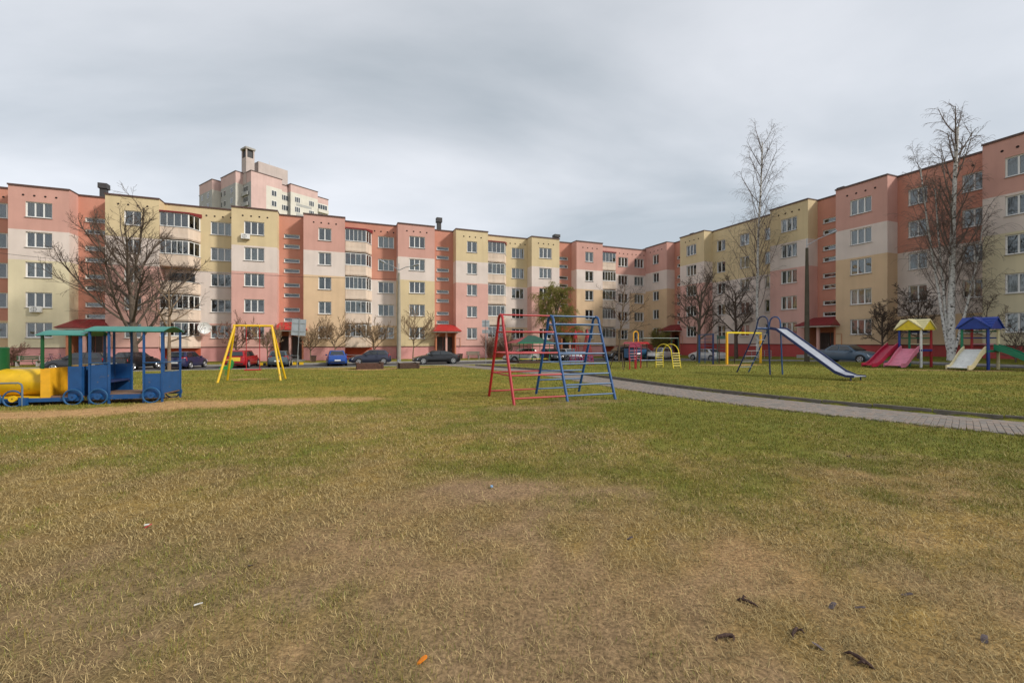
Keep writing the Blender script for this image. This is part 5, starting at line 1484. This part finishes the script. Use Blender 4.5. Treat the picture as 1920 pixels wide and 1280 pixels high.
BUSH = dict(OAK); BUSH.update(max=3, trunk=1, seg=[4, 5, 4, 3], wob=[.1, .15, .2, .2], up=[.05, .08, .06, .04], kids=[8, 7, 5], len=[.7, .55, .5], ang=[(.3, .9), (.4, .9), (.4, .9)], rmin=.011, rad=[.6, .5, .5], taper=[.2, .2, .2], sides=[6, 4, 3, 3]); BUSH['from'] = [.15, .2, .2]
WIL = dict(OAK); WIL.update(max=3, seg=[6, 8, 7, 8], wob=[.05, .1, .12, .1], up=[.05, .06, -.08, -.34], kids=[15, 11, 8], len=[.66, .5, .6], ang=[(.4, 1.0), (.4, .9), (.4, .9)], rmin=.010, rad=[.45, .4, .5], taper=[.3, .2, .2], sides=[8, 6, 3, 3], nleaf=3); WIL['from'] = [.25, .25, .2]

BIGT = dict(OAK); BIGT.update(kids=[14, 10, 8, 4], len=[.98, .5, .48, .55], rad=[.42, .40, .38, .5], ang=[(.45, 1.2), (.4, .9), (.4, .9), (.4, .9)], up=[.05, .085, .06, .03, .02], rmin=.009); BIGT['from'] = [.2, .22, .2, .2]
a, b = ray_b(254, 48.9); tree('bare_tree', 'broad bare spreading tree on the verge behind the toy train', a, b, 8.9, .31, BIGT, 4)
a, b = ray_b(317, 42.4)
THIN = dict(OAK); THIN.update(max=3, kids=[12, 6, 5], len=[.5, .55, .5], rmin=.010, up=[.03, .02, .02, .02], sides=[8, 5, 3, 3], seg=[7, 5, 4, 3], ang=[(.6, 1.3), (.5, 1), (.5, 1)]); THIN['from'] = [.35, .2, .2]
tree('bare_tree', 'slender bare tree between the black saloon and the violet blue hatchback', a, b, 6.6, .14, THIN, 8, (PALEB, TWIG))
pr = [(443, 50.6, 4.3, 'reddish bare shrub tree behind the red estate car', REDT, 1), (502, 49.6, 4.0, 'thin bare shrub tree left of the red canopied entrance', PTWIG, 2), (583, 50.6, 4.4, 'upright pale shrub tree right of the leaning road sign', PTWIG, 3),
      (629, 50.4, 4.8, 'pale pruned fruit tree behind the bright blue saloon', PTWIG, 4), (702, 50.4, 4.6, 'pale pruned fruit tree behind the navy hatchback', PTWIG, 5), (774, 50.0, 5.2, 'pale pruned fruit tree behind the pale lamp post', PTWIG, 6)]
for px, bq, h, lab, m, sd in pr:
    a, b = ray_b(px, bq); tree('fruit_tree', lab, a, b, h*.53, .085, PRUNE, 40+sd, (PALEB, m), group='pruned fruit trees on the verge')
for px, bq, h, lab, sd in ((918, 50.8, 3.4, 'twiggy reddish shrub behind the stacked road signs', 1), (948, 50.9, 3.6, 'twiggy reddish shrub behind the silver hatchback', 2), (1236, 50.0, 4.6, 'olive twiggy shrub at the inner corner of the blocks', 3), (22, 50.5, 2.2, 'small leafless shrub behind the green chimney of the toy train', 4)):
    a, b = ray_b(px, bq); tree('shrub', lab, a, b, h*.62, .05, BUSH, 60+sd, (REDT, REDT), cat='shrub', stems=[(.25, .1, 1), (-.25, .15, .9), (.05, -.3, .95), (-.1, .3, .8), (.35, -.25, .8)], group='leafless shrubs on the verges', leafm=LEAF if sd == 3 else None)
a, b = ray_b(1040, 49.0); tree('willow_tree', 'drooping willow just turning green behind the sand shelter', a, b, 7.0, .2, WIL, 5, (BARK, bark('olive willow twig', (.19, .15, .045))), leafm=LEAF)
a, b = ray_b(1161, 40.2); tree('bare_tree', 'thin young bare tree in front of the black off-road car', a, b, 8.0, .11, THIN, 9, (PALEB, TWIG))
a, b = ray_a(1309, 35.2); tree('bare_tree', 'forked bare tree beside the blue wall bars', a, b, 7.6, .21, ROUND, 15)
a, b = ray_a(1381, 42.4); tree('bare_tree', 'dark round-crowned bare tree on the shaded verge behind the yellow pull-up frame', a, b, 7.6, .19, ROUND, 16, (TWIG, TWIG))
a, b = ray_a(1421, 42.8); tree('birch_tree', 'tall slim white birch topping the roof of the right block', a, b, 23.5, .17, BIR, 21, (BIRCH, BTWIG))
a, b = ray_a(1783, 42.2)
BIR2 = dict(BIR); BIR2.update(kids=[22, 10, 7], len=[.33, .5, .5], rmin=.006); BIR2['from'] = [.30, .2, .2]
tree('birch_tree', 'large white birch with several stems between the two play towers', a, b, 17.4, .25, BIR2, 23, (BIRCH, BTWIG), stems=[(.02, .0, 1), (-.11, .10, .86), (.20, -.08, .58), (-.02, .10, .76)])
for px, aq, h, lab, sd in ((1655, 43.0, 6.4, 'bare dark shrub tree behind the nose of the steel blue saloon', 1), (1722, 43.2, 8.0, 'bare shrub tree behind the yellow roofed play tower', 2), (1905, 42.6, 2.8, 'low bare shrub behind the green chute', 3)):
    a, b = ray_a(px, aq); tree('bare_tree' if sd < 3 else 'shrub', lab, a, b, h*.6, .09 if sd < 3 else .05, ROUND if sd < 3 else BUSH, 80+sd, (TWIG, TWIG), cat='tree' if sd < 3 else 'shrub')
a, b = ray_a(1850, 43.4); tree('bare_tree', 'thin bare sapling behind the blue roofed play tower', a, b, 4.2, .05, THIN, 90, (TWIG, TWIG))

# ------------------------------------------------------------------ small things lying on the lawn
def litter(name, label, cat, px, v, build):
    a, b = G(px, v); t = thing(name, label, cat, a, b, gz(a, b)+.012+(float(fbm(np.array([W(a, b).x*1.3]), np.array([W(a, b).y*1.3]), 9)[0])-.5)*.05); build(t)
def chip(m, s, th=.006, part='scrap'):
    def f(t):
        r = random.Random(len(part)+int(s*1000)); n = 9; P = [(s*r.uniform(.6, 1)*math.cos(2*math.pi*k/n), s*.55*r.uniform(.6, 1)*math.sin(2*math.pi*k/n)) for k in range(n)]
        MB().add([(x, y, .012*math.sin(x*60)) for x, y in P]+[(x, y, .012*math.sin(x*60)+th) for x, y in P], [tuple(range(n))[::-1], tuple(range(n, 2*n))]+[(k, (k+1) % n, n+(k+1) % n, n+k) for k in range(n)]).build(part, m, t)
    return f
litter('orange_peel', 'bright orange scrap lying on the dry grass', 'litter', 791, 1244, chip(mat('orange scrap', (.85, .24, .01), .5, .1, 20), .032, part='scrap'))
def wrapper(t):
    chip(mat('red wrapper', (.55, .03, .06), .4, .1, 20), .034, part='wrapper')(t); MB().box(-.026, .006, -.012, .008, .014, .02).build('white_end', WHITEP, t)
litter('sweet_wrapper', 'red and white sweet wrapper on the dry grass', 'litter', 278, 990, wrapper)
litter('paper_scrap', 'small white paper strip on the dry grass', 'litter', 372, 1138, lambda t: MB().hexa([(-.022, -.006, .01), (.022, -.001, .013), (.022, .006, .013), (-.022, .004, .01), (-.022, -.006, .015), (.022, -.001, .018), (.022, .006, .018), (-.022, .004, .015)]).build('strip', WHITEP, t))
litter('bottle_cap', 'pale blue bottle cap on the bare brown soil', 'litter', 922, 916, lambda t: MB().tube([(0, 0, 0), (0, 0, .016)], .016, 14).ring((0, 0, .016), (0, 0, 1), .0145, .002, 14, 4).build('cap', mat('pale blue plastic', (.25, .42, .62), .4, .1, 20), t))
LEAFM = mat('dead leaf', (.06, .032, .024), .9, .3, 30)
def rootbit(t):
    MB().tube([(-.09, .05, .0), (-.05, .045, .03), (0, .0, .035), (.06, -.05, .03), (.1, -.06, .0)], [.010, .015, .018, .013, .008], 7).build('root', LEAFM, t); MB().tube([(-.03, .03, .02), (-.0, .07, .05), (.03, .08, .03)], [.014, .012, .006], 6).build('stub', LEAFM, t)
for i, (px, v) in enumerate(((1612, 1240), (1490, 1186), (1360, 1198), (1400, 1130), (1592, 856))):
    litter('dead_root', 'dark brown dead root lying in the straw-coloured grass', 'root', px, v, rootbit)
for o in [o for o in SC.objects if o.name.startswith('dead_root')]:
    o['group'] = 'dead roots in the dry grass'; o.rotation_euler.z = rng.uniform(-3, 3)
    s = rng.uniform(.42, .62); o.scale = (s, s, s); o.location.z -= .012
for i, (px, v) in enumerate(((1560, 1140), (1612, 1145), (1845, 1203), (1535, 1215), (1700, 1120), (470, 1060), (1180, 1010))):
    litter('dead_leaf', 'small dark dead leaf flat on the dry grass', 'leaf', px, v, chip(mat('grey dead leaf', (.11, .085, .085), .9, .3, 30), .04, .003, 'blade'))
for o in [o for o in SC.objects if o.name.startswith('dead_leaf')]: o['group'] = 'dead leaves in the dry grass'; o.rotation_euler.z = rng.uniform(-3, 3)
